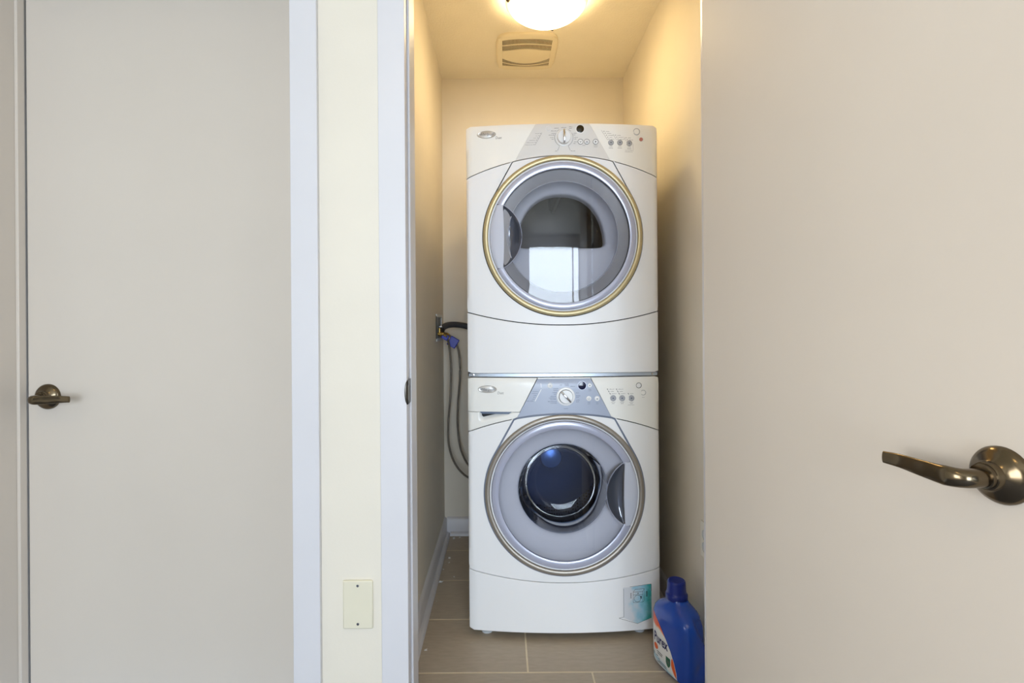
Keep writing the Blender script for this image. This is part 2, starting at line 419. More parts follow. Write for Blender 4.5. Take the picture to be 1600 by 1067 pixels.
obj('quarter_round', swap(quarter_y(BY-0.013, -1, LX+0.031, RX-0.031)), 'trim', bb)

# ------------------------------------------------------------------ doors with lever handles
def lever(parent, x, z, direction, label):
    """on a door face whose outward normal is local -y; direction +1/-1 along local x"""
    prof = [(0.0325, 0.0), (0.0325, -0.003), (0.0305, -0.0065), (0.026, -0.010), (0.020, -0.0125), (0.0165, -0.016), (0.0155, -0.022), (0.0140, -0.0225), (0.0138, -0.027), (0.0118, -0.0275)]
    r = obj('door_handle', lathe(prof, 40, 'y', x, 0, z, cap1=True), 'bronze', parent)
    r['label'] = label
    z -= 0.0018
    pts = [(x, -0.024, z), (x, -0.036, z), (x+direction*0.002, -0.047, z), (x+direction*0.010, -0.0545, z), (x+direction*0.024, -0.0565, z), (x+direction*0.05, -0.055, z+0.0005), (x+direction*0.076, -0.0525, z+0.001), (x+direction*0.098, -0.0545, z+0.001)]
    path = catmull(pts, 6)
    def up_(t): return 0.0105 if t < 0.3 else (0.0105 + (0.0115-0.0105)*min(1, (t-0.3)/0.2) if t < 0.5 else 0.0115 - 0.0038*(t-0.5)/0.5)
    def fl_(t): return 0.0105 if t < 0.3 else max(0.0026, 0.0105 - 0.0075*min(1, (t-0.3)/0.35))
    obj('lever', tube(path, up_, 20, flat=fl_, sq=2.3), 'bronze', r, ang=50)
    return r

d1 = struct('door_1', box(-1.2192, -0.4800, 0, 0.035, 0.012, 2.027), 'door', bevel=0.0015, label='closed flat beige door at the left with a bronze lever')
d1.location = (0, 1.350, 0)
lever(d1, -1.1675, 0.933, 1, 'antique bronze lever handle')
d2 = struct('door_2', box(0, 0.705, 0, 0.035, 0.012, 2.03), 'door', bevel=0.0015, label='open flat beige closet door at the right with a bronze lever')
d2.location = (0.4672, 1.218, 0); d2.rotation_euler = (0, 0, math.radians(-81.5))
lever(d2, 0.6336, 0.931, -1, 'antique bronze lever handle')
for z in (0.25, 1.02, 1.80):
    obj('hinge', lathe([(0.006, -0.045), (0.006, 0.045)], 12, 'z', 0.0, 0.041, z, True, True), 'bronze', d2)

# wall plates
bp = obj('blank_wall_plate', box(-0.0352, 0.0352, -0.006, 0, -0.0565, 0.0565), 'plate', bevel=0.003)
bp.location = (-0.3415, YF, 0.458)
tag(bp, 'ivory blank wall plate with two screws on the cream wall between the doorways', 'wall plate')
for z in (0.0445, -0.0445):
    s_ = obj('screw', lathe([(0.0034, -0.0058), (0.0030, -0.0068), (0.0, -0.0070)], 14, 'y', 0, 0, z), 'chrome', bp)
    obj('screw_slot', xform(box(-0.0028, 0.0028, -0.0073, -0.0066, -0.0006, 0.0006), Matrix.Translation((0, 0, z)) @ Matrix.Rotation(1.2, 4, 'Y')), 'inkdark', s_)
op = obj('wall_outlet', box(-0.006, 0, -0.036, 0.036, -0.058, 0.058), 'outlet', bevel=0.002)
op.location = (RX, 1.703, 0.405)
tag(op, 'white outlet plate low on the right closet wall beside the open door edge', 'outlet')
for z in (0.02, -0.02):
    obj('socket', xform(lathe([(0.016, 0), (0.016, 0.0015), (0.0, 0.0015)], 20, 'x'), Matrix.Translation((-0.0078, 0, z))), 'boxwhite', op)

# ------------------------------------------------------------------ machines
HW = 0.3425
BOW = 0.028
def S(x):
    y = -BOW*(1-(x/HW)**2)
    e = (abs(x)-(HW-0.014))/0.014
    if e > 0: y += 0.009*e*e
    return y

def text_geo(body, size, shear=0.0, sx=1.0, font=None, spacing=1.0, bold=0.0):
    cu = bpy.data.curves.new('txt', 'FONT'); cu.body = body; cu.size = size; cu.align_x = 'CENTER'; cu.align_y = 'CENTER'; cu.shear = shear; cu.offset = bold
    cu.space_character = spacing; cu.resolution_u = 3
    o = bpy.data.objects.new('txt', cu); C.objects.link(o)
    dg = bpy.context.evaluated_depsgraph_get(); dg.update()
    me = bpy.data.meshes.new_from_object(o.evaluated_get(dg))
    V = [(v.co.x*sx, v.co.y) for v in me.vertices]; F = [tuple(p.vertices) for p in me.polygons]
    C.objects.unlink(o); bpy.data.objects.remove(o); bpy.data.meshes.remove(me); bpy.data.curves.remove(cu)
    return V, F

def on_front(g2, x, z, off=0.0006):
    return [(x+a, S(x+a)-off, z+b) for a, b in g2[0]], g2[1]

def ruled(bot, top, nu, nv, th=0.012, topround=0.0, off=0.0):
    V = []; F = []
    for j in range(nv+1):
        for i in range(nu+1):
            u = i/nu; v = j/nv; a = bot(u); b = top(u)
            x = a[0]+(b[0]-a[0])*v; z = a[1]+(b[1]-a[1])*v
            y = S(x)+off
            if topround:
                e = (z - (b[1]-0.022))/0.022
                if e > 0: y += topround*e*e
            V.append((x, y, z))
    n = nu+1
    for j in range(nv):
        for i in range(nu): F.append((j*n+i, j*n+i+1, (j+1)*n+i+1, (j+1)*n+i))
    b = [i for i in range(n)] + [j*n+nu for j in range(1, nv+1)] + [nv*n+i for i in range(nu-1, -1, -1)] + [j*n for j in range(nv-1, 0, -1)]
    return thicken((V, F), b, (0, th, 0))

def polar(zc, rfun_list, n=128, a0=0.0, a1=2*PI, follow=1.0, closed=True):
    """rfun_list: list of (r or r(theta), yoff, follow)."""
    V = []; F = []
    m = n if closed else n+1
    for r, yo, fo in rfun_list:
        for i in range(m):
            a = a0+(a1-a0)*i/n
            R = r(a) if callable(r) else r
            x = R*math.cos(a); z = R*math.sin(a)
            yv = yo(R) if callable(yo) else yo
            V.append((x, S(x)*fo + (1-fo)*(-0.018) + yv, zc+z))
    for j in range(len(rfun_list)-1):
        for i in range(n):
            k = (i+1) % m
            F.append((j*m+i, j*m+k, (j+1)*m+k, (j+1)*m+i))
    return V, F

def marks_geo(lst):
    V = []; F = []
    for (x, z, w, h, a) in lst:
        c, s = math.cos(a), math.sin(a); k = len(V)
        for dx, dz in ((-w/2, -h/2), (w/2, -h/2), (w/2, h/2), (-w/2, h/2)):
            X = x+dx*c-dz*s; Z = z+dx*s+dz*c
            V.append((X, S(X)-0.0007, Z))
        F.append((k, k+1, k+2, k+3))
    return V, F

def arc_marks(x, z, r, a0, a1, w=0.0009, n=28):
    out = []
    for i in range(n):
        a = a0+(a1-a0)*(i+0.5)/n
        out.append((x+r*math.cos(a), z+r*math.sin(a), abs(a1-a0)*r/n*1.08, w, a+PI/2))
    return out

def line(x0, z0, x1, z1, w=0.0009):
    L = math.hypot(x1-x0, z1-z0); return ((x0+x1)/2, (z0+z1)/2, L, w, math.atan2(z1-z0, x1-x0))

def words(x, z, n, h=0.0032, align='r', seed=0, total=None):
    """tiny unreadable caption: a row of short strokes"""
    rnd = random.Random(seed); out = []; w = total or n*0.0026
    x0 = x-w if align == 'r' else (x if align == 'l' else x-w/2)
    step = w/n
    for i in range(n):
        hh = h*rnd.uniform(0.55, 1.0)
        out.append((x0+step*(i+0.5), z-(h-hh)/2, step*0.62, hh*0.55, 0))
    return out

def knob_bar(parent, x, z, ang, r):
    y = S(x)
    g = lathe([(r, 0.0), (r, -0.010), (r*0.94, -0.0125), (0, -0.0128)], 40, 'y', x, y, z)
    k = obj('dial_knob', g, 'button', parent)
    path = [(0, -0.0135, -r*0.98), (0, -0.0175, -r*0.6), (0, -0.0195, 0), (0, -0.0175, r*0.6), (0, -0.0135, r*0.98)]
    g2 = tube(catmull(path, 4), 0.0042, 10, flat=0.0037, up=Vector((0, -1, 0)))
    g2 = xform(g2, Matrix.Translation((x, y, z)) @ Matrix.Rotation(ang, 4, 'Y'))
    obj('knob_grip', g2, 'chrome', k)

def disc(name, parent, x, z, r, m, h=0.002, ring=None):
    y = S(x)
    o = obj(name, lathe([(r, 0.001), (r, -h*0.7), (r*0.9, -h), (0, -h)], 24, 'y', x, y, z), m, parent)
    if ring: obj('button_ring', lathe([(r*1.28, 0.0), (r*1.28, -h*0.5), (r*1.1, -h*0.5), (r*1.1, 0.0)], 24, 'y', x, y, z), ring, o)
    return o

def machine(root, H, arch0, archk, seam0, seamk, zc, zbot, handle_side, is_washer):
    arch = lambda x: arch0-archk*x*x
    seam = lambda x: seam0+seamk*x*x
    g = 0.0011
    ztop = H
    # cabinet (sides, top, back) behind the front panels
    cV, cF = box(-HW+0.001, HW-0.001, 0.0125, 0.72, zbot, H-0.004)
    cF = [f for f in cF if f != (0, 1, 5, 4)]            # open at the front, where the panels stand
    obj('cabinet', (cV, cF), 'white', root, bevel=0.006)
    # added dark sheet that paints the shade into the seams between the panels
    nu = 24
    V = []; F = []
    for j, z in enumerate((zbot+0.006, H-0.008)):
        for i in range(nu+1):
            x = -HW+0.006+(2*HW-0.012)*i/nu; V.append((x, -BOW*(1-(x/HW)**2)+0.0115, z))
    # keep a hole behind the door: four strips around the porthole
    del V[:], F[:]
    rin = 0.258
    hole = 96
    angs = [2*PI*i/hole for i in range(hole)]
    def outb(a):
        c, s = math.cos(a), math.sin(a); t = 9
        if abs(c) > 1e-6: t = min(t, (HW-0.006)/abs(c))
        if s > 1e-6: t = min(t, (H-0.008-zc)/s)
        if s < -1e-6: t = min(t, (zc-zbot-0.006)/-s)
        return t
    obj('seam_shade_sheet', polar(zc, [(rin, 0.0115, 1.0)]+[((lambda f: (lambda a: rin+(outb(a)-rin)*f))(k/6), 0.0115, 1.0) for k in range(1, 7)], hole), 'seam', root)
    # keyhole outline of the door surround
    Ax = 0.177; Az = arch(Ax)-zc; LA = math.hypot(Ax, Az); aB = math.atan2(Az, Ax); aA = PI-aB
    R0 = 0.2845
    phi = math.acos(R0/LA)           # half angle from A to its tangent point
    def keyR(a):
        a = a % (2*PI)
        if aB <= a <= aA:            # along the arch
            c, s = math.cos(a), math.sin(a)
            A_ = archk*c*c; B_ = s; C_ = zc-arch0
            if A_ < 1e-9: return -C_/B_
            return (-B_+math.sqrt(B_*B_-4*A_*C_))/(2*A_)
        for ac, sg in ((aB, -1), (aA, 1)):
            d = (a-ac)*sg
            if d < -PI: d += 2*PI
            if 0 <= d <= phi:
                return R0/math.cos(phi-d)
        return R0
    gap = 0.0019 if is_washer else 0.0021
    # main panel: polar sheet from the keyhole out to sides and seams
    corners = [PI-math.atan2(arch(HW)-zc, HW), PI+math.atan2(zc-seam(HW), HW), 2*PI-math.atan2(zc-seam(HW), HW), 2*PI+math.atan2(arch(HW)-zc, HW)]
    keys = [aA] + corners + [2*PI+aB]
    A_list = []
    for k0, k1 in zip(keys[:-1], keys[1:]):
        n = max(6, int((k1-k0)/0.035))
        A_list += [k0+(k1-k0)*i/n for i in range(n)]
    A_list.append(keys[-1])
    def out_main(a):
        c, s = math.cos(a), math.sin(a); t = HW/abs(c) if abs(c) > 1e-6 else 9
        # top arch
        A_ = archk*c*c; B_ = s; C_ = zc-arch0+2*g
        if A_ > 1e-9:
            dsc = B_*B_-4*A_*C_
            if s > 0: t = min(t, (-B_+math.sqrt(dsc))/(2*A_))
        if s < 0:
            A_ = -seamk*c*c; C_ = zc-seam0-2*g     # zc + t s = seam0 + k t^2 c^2
            dsc = B_*B_-4*A_*C_
            r1 = (-B_-math.sqrt(dsc))/(2*A_) if abs(A_) > 1e-9 else -C_/B_
            r2 = (-B_+math.sqrt(dsc))/(2*A_) if abs(A_) > 1e-9 else r1
            cand = [r for r in (r1, r2) if r > 0]
            if cand: t = min(t, min(cand))
        return t
    V = []; F = []; NR = 10; n = len(A_list)
    for j in range(NR+1):
        for a in A_list:
            ri = keyR(a)+gap; ro = max(out_main(a), ri+0.0004); R = ri+(ro-ri)*j/NR
            x = max(-HW, min(HW, R*math.cos(a))); V.append((x, S(x), zc+R*math.sin(a)))
    for j in range(NR):
        for i in range(n-1): F.append((j*n+i, j*n+i+1, (j+1)*n+i+1, (j+1)*n+i))
    bound = list(range(n)) + [j*n+n-1 for j in range(1, NR+1)] + [NR*n+i for i in range(n-2, -1, -1)] + [j*n for j in range(NR-1, 0, -1)]
    obj('front_panel', thicken((V, F), bound, (0, 0.011, 0)), 'white', root, ang=45)
    # door surround
    ns = 180
    obj('door_surround', polar(zc, [(0.259, 0.004, 1), (0.262, 0.0, 1), ((lambda a: 0.262+(keyR(a)-gap-0.262)*0.5), 0.0, 1), ((lambda a: keyR(a)-gap), 0.0003, 1), ((lambda a: keyR(a)-gap), 0.011, 1)], ns), 'white', root, ang=60)
    if is_washer:   # the wide slate-coloured gasket line round the surround
        obj('surround_gasket', polar(zc, [((lambda a: keyR(a)-gap-0.0013), -0.0002, 1), ((lambda a: keyR(a)-0.0006), -0.0014, 1), ((lambda a: keyR(a)+gap-0.0004), -0.0012, 1), ((lambda a: keyR(a)+gap+0.0016), 0.0, 1)], ns), 'washtrap_dark', root)
    # lower panel
    zb = zbot if is_washer else zbot+0.014
    rr = 0.009
    def low_bot(u):
        x = -HW+2*HW*u; return (x, zb+0.004*max(0, (abs(x)-(HW-0.012))/0.012)**2)
    lp = obj('lower_panel', ruled(low_bot, lambda u: (-HW+2*HW*u, seam(-HW+2*HW*u)-g), 40, 6), 'white', root, bevel=0.002)
    # control console
    xt = 0.0937; xbm = 0.1675
    obl = lambda t: 0.0
    ctop = lambda x: ztop-0.004*max(0, (abs(x)-(HW-0.012))/0.012)**2
    def edge(u0, u1, f): return lambda u: (u0+(u1-u0)*u, f(u0+(u1-u0)*u))
    trapm = 'washtrap' if is_washer else 'drytrap'
    topl = (lambda x: ztop) 
    con = obj('console_center', ruled(edge(-xbm, xbm, lambda x: arch(x)+g), lambda u: (-xt+2*xt*u, ztop-(0.004 if is_washer else 0.0)), 30, 10, topround=0.006), trapm, root, ang=50)
    if is_washer:
        obj('console_rail', ruled(lambda u: (-xt+2*xt*u, ztop-0.0036), lambda u: (-xt+2*xt*u, ztop), 12, 2, off=0.006), 'panelwhite', root)
    rp = obj('console_panel', ruled(edge(xbm+0.0004, HW, lambda x: arch(x)+g), lambda u: (xt+0.0004+(HW-xt-0.0004)*u, ctop(xt+(HW-xt)*u)), 16, 10, topround=0.006), 'panelwhite', root, ang=50)
    if not is_washer:
        obj('console_panel', ruled(edge(-HW, -xbm-0.0004, lambda x: arch(x)+g), lambda u: (-HW+(HW-xt-0.0004)*u, ctop(-HW+(HW-xt)*u)), 16, 10, topround=0.006), 'panelwhite', root, ang=50)
    else:
        zd = 0.8035    # lower edge of the dispenser drawer
        tt = (zd-(arch(xbm)))/(ztop-arch(xbm)); xd = -xbm+(xbm-xt)*tt-0.0012
        dr = obj('dispenser_drawer', ruled(lambda u: (-HW+(HW+xd)*u, zd), lambda u: (-HW+(HW-xt-0.0012)*u, ctop(-HW+(HW-xt)*u)), 16, 10, topround=0.006, off=-0.0008), 'panelwhite', root, bevel=0.0015, ang=50)
        # tray front below the drawer, scooped for the fingers
        bot = edge(-HW, -xbm-0.0012, lambda x: arch(x)+g); NU, NV = 36, 16
        V = []; F = []
        for j in range(NV+1):
            for i in range(NU+1):
                u = i/NU; v = j/NV; a = bot(u); b = (-HW+(HW+xd)*u, zd-0.0014)
                x = a[0]+(b[0]-a[0])*v; z = a[1]+(b[1]-a[1])*v
                s1 = min(1, max(0, (x+0.302)/0.016)); s2 = min(1, max(0, (-0.170-x)/0.02)); s3 = min(1, max(0, (z-(0.7640+0.25*max(0, x+0.3)))/0.030))
                s1 = s1*s1*(3-2*s1); s2 = s2*s2*(3-2*s2); s3 = s3*s3*(3-2*s3)
                V.append((x, S(x)+0.020*s1*s2*s3, z))
        n = NU+1
        for j in range(NV):
            for i in range(NU): F.append((j*n+i, j*n+i+1, (j+1)*n+i+1, (j+1)*n+i))
        bound = [i for i in range(n)] + [j*n+NU for j in range(1, NV+1)] + [NV*n+i for i in range(NU-1, -1, -1)] + [j*n for j in range(NV-1, 0, -1)]
        obj('dispenser_scoop', thicken((V, F), bound, (0, 0.012, 0)), 'panelwhite', root, ang=60)
        # finger pull under the drawer: trapezoid slot
        zz = zd
        V = []; F = []
        xs = [-0.300, -0.290, -0.245, -0.200, -0.186]
        pts = [(-0.300, zd+0.0006), (-0.292, zd-0.0068), (-0.196, zd-0.0068), (-0.186, zd+0.0006)]
        pl = []
        for k in range(9):
            u = k/8
            pl.append(((pts[0][0]+(pts[3][0]-pts[0][0])*u, pts[0][1]), (pts[1][0]+(pts[2][0]-pts[1][0])*u, pts[1][1])))
        for (tx, tz), (bx, bz) in pl:
            V += [(tx, S(tx)-0.0008, tz), (bx, S(bx)-0.0012, bz), (bx, S(bx)+0.010, bz+0.0005), (tx, S(tx)+0.006, tz)]
        for k in range(8):
            for q in range(4): F.append((k*4+q, k*4+(q+1) % 4, (k+1)*4+(q+1) % 4, (k+1)*4+q))
        F += [(0, 1, 2, 3), (32, 33, 34, 35)]
        obj('finger_pull', (V, F), 'pullblue', dr)

    # ---------------- door
    dn = 144
    door = obj('door_trim_ring', polar(zc, [(0.2838, 0.002, 1), (0.2834, -0.006, 1), (0.2812, -0.0085, 1), (0.2745, -0.0096, 1), (0.2685, -0.0088, 1), (0.2660, -0.0065, 1), (0.2652, 0.004, 1)], dn), 'greyring' if is_washer else 'silver', root, ang=60)
    obj('door_gap', polar(zc, [(0.2665, 0.0015, 1), (0.2345, 0.0032, 1)], dn), 'black', root)
    rimo, rimi = (0.2598, 0.2335) if is_washer else (0.2602, 0.2365)
    ha = math.asin(0.1166/0.2615)
    # rim is broken where the handle sits
    if handle_side > 0: a0, a1 = ha, 2*PI-ha
    else: a0, a1 = -PI+ha, PI-ha
    rim = obj('door_rim', polar(zc, [(rimo, 0.004, 1), (rimo-0.0006, -0.0055, 1), (rimo-0.003, -0.0070, 1), (rimi+0.0025, -0.0066, 1), (rimi+0.0006, -0.0055, 1), (rimi, 0.003, 1)], dn, a0, a1, closed=False), 'rim', root, ang=50)
    chord = 0.2125
    # handle plate
    V = []; F = []; NZ, NX = 24, 6
    for j in range(NZ+1):
        z = -0.1122+0.2244*j/NZ
        xo = math.sqrt((rimo-0.0005)**2-z*z); xi = chord-0.004*(1-(z/0.1122)**2)
        for i in range(NX+1):
            x = xi+(xo-xi)*i/NX
            e = max(0, (i/NX-0.75)/0.25)
            V.append((handle_side*x, S(x)-0.0085+0.005*e*e-0.0015*(1-(z/0.1122)**2), zc+z))
    n = NX+1
    for j in range(NZ):
        for i in range(NX): F.append((j*n+i, j*n+i+1, (j+1)*n+i+1, (j+1)*n+i))
    bound = [i for i in range(n)] + [j*n+NX for j in range(1, NZ+1)] + [NZ*n+i for i in range(NX-1, -1, -1)] + [j*n for j in range(NZ-1, 0, -1)]
    hd = obj('door_handle', thicken((V, F), bound, (0, 0.012, 0)), 'plate_grey', root, bevel=0.001, ang=50)
    # pocket behind the handle
    xa = 0.146; hz = 0.112; sag = chord-xa; Rp = (hz*hz+sag*sag)/(2*sag); xc = xa+Rp
    V = []; F = []; NZ, NX = 32, 16
    for j in range(NZ+1):
        th = -math.asin(hz/Rp)+2*math.asin(hz/Rp)*j/NZ
        z = Rp*math.sin(th); x0 = xc-Rp*math.cos(th)
        for i in range(NX+1):
            u = i/NX; x = x0+(chord-x0)*u
            wdt = (chord-x0)/sag
            y = S(x)-0.0035+0.030*wdt**0.8*max(0, math.sin(PI*min(1, u*0.80)))**0.9*(1.0)
            if i == 0: y = S(x)-0.0048
            V.append((handle_side*x, y, zc+z))
    n = NX+1
    for j in range(NZ):
        for i in range(NX): F.append((j*n+i, j*n+i+1, (j+1)*n+i+1, (j+1)*n+i))
    obj('handle_pocket', (V, F), 'pocket', hd, ang=70)
    edgep = []
    for j in range(NZ+1):
        th = -math.asin(hz/Rp)+2*math.asin(hz/Rp)*j/NZ
        x = xc-Rp*math.cos(th); edgep.append((handle_side*x, S(x)-0.0045, zc+Rp*math.sin(th)))
    obj('pocket_edge', tube(edgep, 0.0012, 6), 'rim', hd)
    # clear shield over the whole window, cut round the pocket
    def shR(a):
        r = rimi+0.001
        c, s = math.cos(a)*handle_side, math.sin(a)
        if c > 0:
            # ray with pocket circle (xc,0,Rp): t^2 -2 t xc c + xc^2-Rp^2 = 0
            dsc = (xc*c)**2-(xc*xc-Rp*Rp)
            if dsc > 0:
                t = xc*c-math.sqrt(dsc)
                if 0 < t < r and abs(t*s) < hz: r = t
        return r
    obj('door_shield', polar(zc, [(0.0005, -0.0075, 1)]+[((lambda f: (lambda a: shR(a)*f))(k/12), (lambda r: -0.0035-0.004*max(0, 1-(r/rimi)**2)), 1) for k in range(1, 13)], dn), 'shield', root, ang=80)
    if is_washer:
        obj('door_funnel', polar(zc, [(0.2345, 0.003, 1), (0.2335, 0.008, 0.9), (0.222, 0.022, 0.6), (0.205, 0.036, 0.4), (0.185, 0.048, 0.2), (0.170, 0.056, 0.1), (0.1635, 0.062, 0), (0.162, 0.072, 0)], dn), 'funnel', root, ang=60)
        obj('glass_bowl', polar(zc, [(0.163, 0.060, 0), (0.158, 0.085, 0), (0.148, 0.125, 0), (0.138, 0.152, 0), (0.128, 0.166, 0), (0.118, 0.172, 0), (0.09, 0.176, 0), (0.045, 0.179, 0), (0.0005, 0.180, 0)], dn), 'bowl', root, ang=80)
        obj('rubber_gasket', polar(zc, [(0.162, 0.072, 0), (0.172, 0.080, 0), (0.185, 0.084, 0), (0.20, 0.10, 0), (0.19, 0.125, 0), (0.20, 0.14, 0)], dn), 'gasket', root)
        dm = obj('drum', polar(zc, [(0.20, 0.14, 0), (0.245, 0.15, 0), (0.25, 0.17, 0), (0.25, 0.50, 0), (0.22, 0.53, 0)], dn), 'drum', root, ang=60)
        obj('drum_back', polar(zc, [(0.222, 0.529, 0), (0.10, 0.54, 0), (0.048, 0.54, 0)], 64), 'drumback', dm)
        obj('drum_hub', polar(zc, [(0.049, 0.54, 0), (0.046, 0.526, 0), (0.03, 0.521, 0), (0.001, 0.52, 0)], 48), 'silverhub', dm)
        for k in range(3):
            a = PI/2+2*PI*k/3+0.5
            gg = tube([(0.222*math.cos(a), 0.18, zc+0.222*math.sin(a)), (0.218*math.cos(a), 0.30, zc+0.218*math.sin(a)), (0.222*math.cos(a), 0.48, zc+0.222*math.sin(a))], 0.03, 10, flat=0.022)
            obj('drum_lifter', gg, 'funnel', dm)
    else:
        obj('smoked_ring', polar(zc, [(0.2375, 0.004, 1), (0.2365, 0.006, 0.95), (0.215, 0.010, 0.7), (0.1985, 0.014, 0.5)], dn), 'smoke', root)
        obj('inner_lip', polar(zc, [(0.1990, 0.014, 0.5), (0.1985, 0.011, 0.5), (0.1968, 0.010, 0.5), (0.1955, 0.012, 0.5), (0.195, 0.018, 0.4)], dn), 'bulk', root, ang=70)
        # bulkhead with D shaped opening
        zoff = 0.045
        def inside(x, z):
            zz = z+0.034
            if zz < 0: return False
            e = (abs(x)/0.163)**2.3+(zz/0.199)**2.2
            if e > 1: return False
            # rounded lower corners
            return (abs(x)/0.163)**9 + ((0.06-min(zz, 0.06))/0.06)**9 < 1
        cache = {}
        def dR(a):
            k = round(a, 6)
            if k not in cache:
                lo_, hi = 0.0, 0.3; c, s = math.cos(a), math.sin(a)
                for _ in range(28):
                    m_ = (lo_+hi)/2
                    if inside(m_*c, zoff+m_*s): lo_ = m_
                    else: hi = m_
                cache[k] = lo_
            return cache[k]
        def oR(a):   # outer circle r=0.195 about the door centre, seen from (0, zoff)
            s = math.sin(a); b_ = zoff*s
            return -b_+math.sqrt(b_*b_-(zoff**2-0.195**2))
        prof = [(oR, 0.018, 0.4)]
        for f, yo in ((0.15, 0.030), (0.4, 0.044), (0.7, 0.054), (0.9, 0.059), (1.0, 0.064)):
            prof.append(((lambda f: (lambda a: oR(a)+(dR(a)-oR(a))*f))(f), yo, 0))
        prof.append(((lambda a: dR(a)*0.985), 0.070, 0)); prof.append(((lambda a: dR(a)*0.98), 0.10, 0))
        obj('bulkhead', polar(zc+zoff, prof, 200), 'bulk', root, ang=70)
        dm = obj('drum', polar(zc, [(0.20, 0.10, 0), (0.29, 0.11, 0), (0.295, 0.13, 0), (0.295, 0.60, 0), (0.27, 0.625, 0), (0.001, 0.64, 0)], dn), 'dryerdrum', root, ang=60)
        for k in range(2):
            a = PI*0.47+2*PI*k/3
            gg = tube([(0.26*math.cos(a), 0.13, zc+0.26*math.sin(a)), (0.26*math.cos(a), 0.60, zc+0.26*math.sin(a))], 0.045, 10, flat=0.02)
            obj('drum_lifter', gg, 'dryerdrum', dm)
    return con

M['plate_grey'] = mat('pale_handle_plastic', (196, 201, 216), 0.3, var=0.01)
M['washtrap_dark'] = mat('slate_gasket', (112, 122, 142), 0.35, var=0.03)
M['pullblue'] = mat('slate_pull', (92, 108, 132), 0.3, var=0.05)

MX, MY = 0.217, 1.88
washer = empty('washing_machine', (MX, MY, 0))
tag(washer, 'white front-load washing machine with a blue-grey console, standing on the floor under the dryer', 'washing machine')
machine(washer, 0.9245, 0.797, 0.562, 0.2007, 0.333, 0.512, 0.0235, 1, True)
dryer = empty('clothes_dryer', (MX, MY, 0.9265))
dz = 0.9265
tag(dryer, 'white front-load clothes dryer stacked on top of the washing machine', 'dryer')
machine(dryer, 1.8225-dz, 1.7085-dz, 0.614, 1.110-dz, 0.41, 1.4245-dz, 0.0, -1, False)

# feet of the washer, stacking strip of the dryer
for x in (-0.28, 0.272):
    for y in (0.035, 0.68):
        obj('foot', lathe([(0.020, 0.0), (0.020, 0.007), (0.013, 0.011), (0.010, 0.0245)], 20, 'z', x, y, 0, cap0=True), 'boxwhite', washer)
ss = obj('stacking_strip', ruled(lambda u: (-HW+0.004+2*(HW-0.004)*u, 0.0015), lambda u: (-HW+0.004+2*(HW-0.004)*u, 0.0125), 30, 2, off=0.006), 'steel', dryer)
for x in (-0.322, 0.318):
    obj('screw', lathe([(0.0042, 0.0), (0.0036, -0.002), (0, -0.0025)], 12, 'y', x, S(x)+0.006, 0.0072), 'chrome', ss)

# ---- console furniture
def badge(root, x, z, duetx, duetz):
    prof = []
    V = []; F = []; n = 40
    for k, (f, h) in enumerate(((1.0, 0.0), (1.0, -0.0022), (0.93, -0.0036), (0.86, -0.0030), (0.5, -0.0042), (0.0, -0.0046))):
        for i in range(n):
            a = 2*PI*i/n; V.append((x+0.0335*f*math.cos(a), S(x+0.0335*f*math.cos(a))+h, z+0.0132*f*math.sin(a)))
    for j in range(5):
        for i in range(n): F.append((j*n+i, j*n+(i+1) % n, (j+1)*n+(i+1) % n, (j+1)*n+i))
    b = obj('badge', (V, F), 'badge', root)
    t = text_geo('Whirlpool', 0.0135, shear=0.25, sx=0.92)
    obj('badge_lettering', on_front(t, x, z-0.0005, 0.0056), 'ink', b)
    t = text_geo('Duet', 0.0125, shear=0.1, sx=0.85)
    obj('model_lettering', on_front(t, duetx, duetz, 0.0009), 'ink', root)

badge(dryer, -0.2691, 1.7891-dz, -0.2259, 1.7756-dz)
badge(washer, -0.272, 0.884, -0.2254, 0.8707)

# dryer console
DX, DZ = 0.0042, 1.7707-dz
obj('dial_ring', lathe([(0.0300, 0.001), (0.0300, -0.0016), (0.0285, -0.0022), (0.0240, -0.0022)], 40, 'y', DX, S(DX), DZ), 'drytrap', dryer)
knob_bar(dryer, DX, DZ, 0.0, 0.0235)
dsp = disc('display_window', dryer, 0.0621, 1.8022-dz-0.001, 0.0135, 'brown', 0.0012)
obj('display_ring', lathe([(0.0158, 0.0), (0.0158, -0.0014), (0.0138, -0.0014), (0.0138, 0.0)], 32, 'y', 0.0621, S(0.0621), 1.8012-dz), 'button', dsp)
mk = []
for x in (0.0629, 0.0856, 0.1164):
    disc('button', dryer, x, 1.756-dz, 0.0078, 'button', 0.002, 'ink')
for x, z in ((0.1714, 1.754), (0.2037, 1.7548), (0.2375, 1.7535)):
    disc('button', dryer, x, z-dz, 0.0078, 'buttong', 0.002, 'ink')
disc('button', dryer, 0.2647, 1.7954-dz, 0.0095, 'panelwhite', 0.0025, 'buttong')
disc('button', dryer, 0.2810, 1.7690-dz, 0.0065, 'red', 0.0022, 'panelwhite')
disc('button', dryer, -0.0496, 1.803-dz, 0.0075, 'drytrap', 0.002, 'button')
mk += arc_marks(DX, DZ, 0.0325, math.radians(150), math.radians(242), 0.0010) + arc_marks(DX, DZ, 0.0325, math.radians(-62), math.radians(30), 0.0010)
for sg in (-1, 1):
    mk.append(line(DX+sg*0.0152, DZ-0.0287, DX+sg*0.0225, DZ-0.046))
    mk.append(line(DX+sg*0.016, DZ+0.0285, DX+sg*0.025, DZ+0.022))
mk += words(DX-0.024, DZ-0.047, 3, 0.004, 'r', 1) + words(DX+0.024, DZ-0.047, 6, 0.004, 'l', 2)
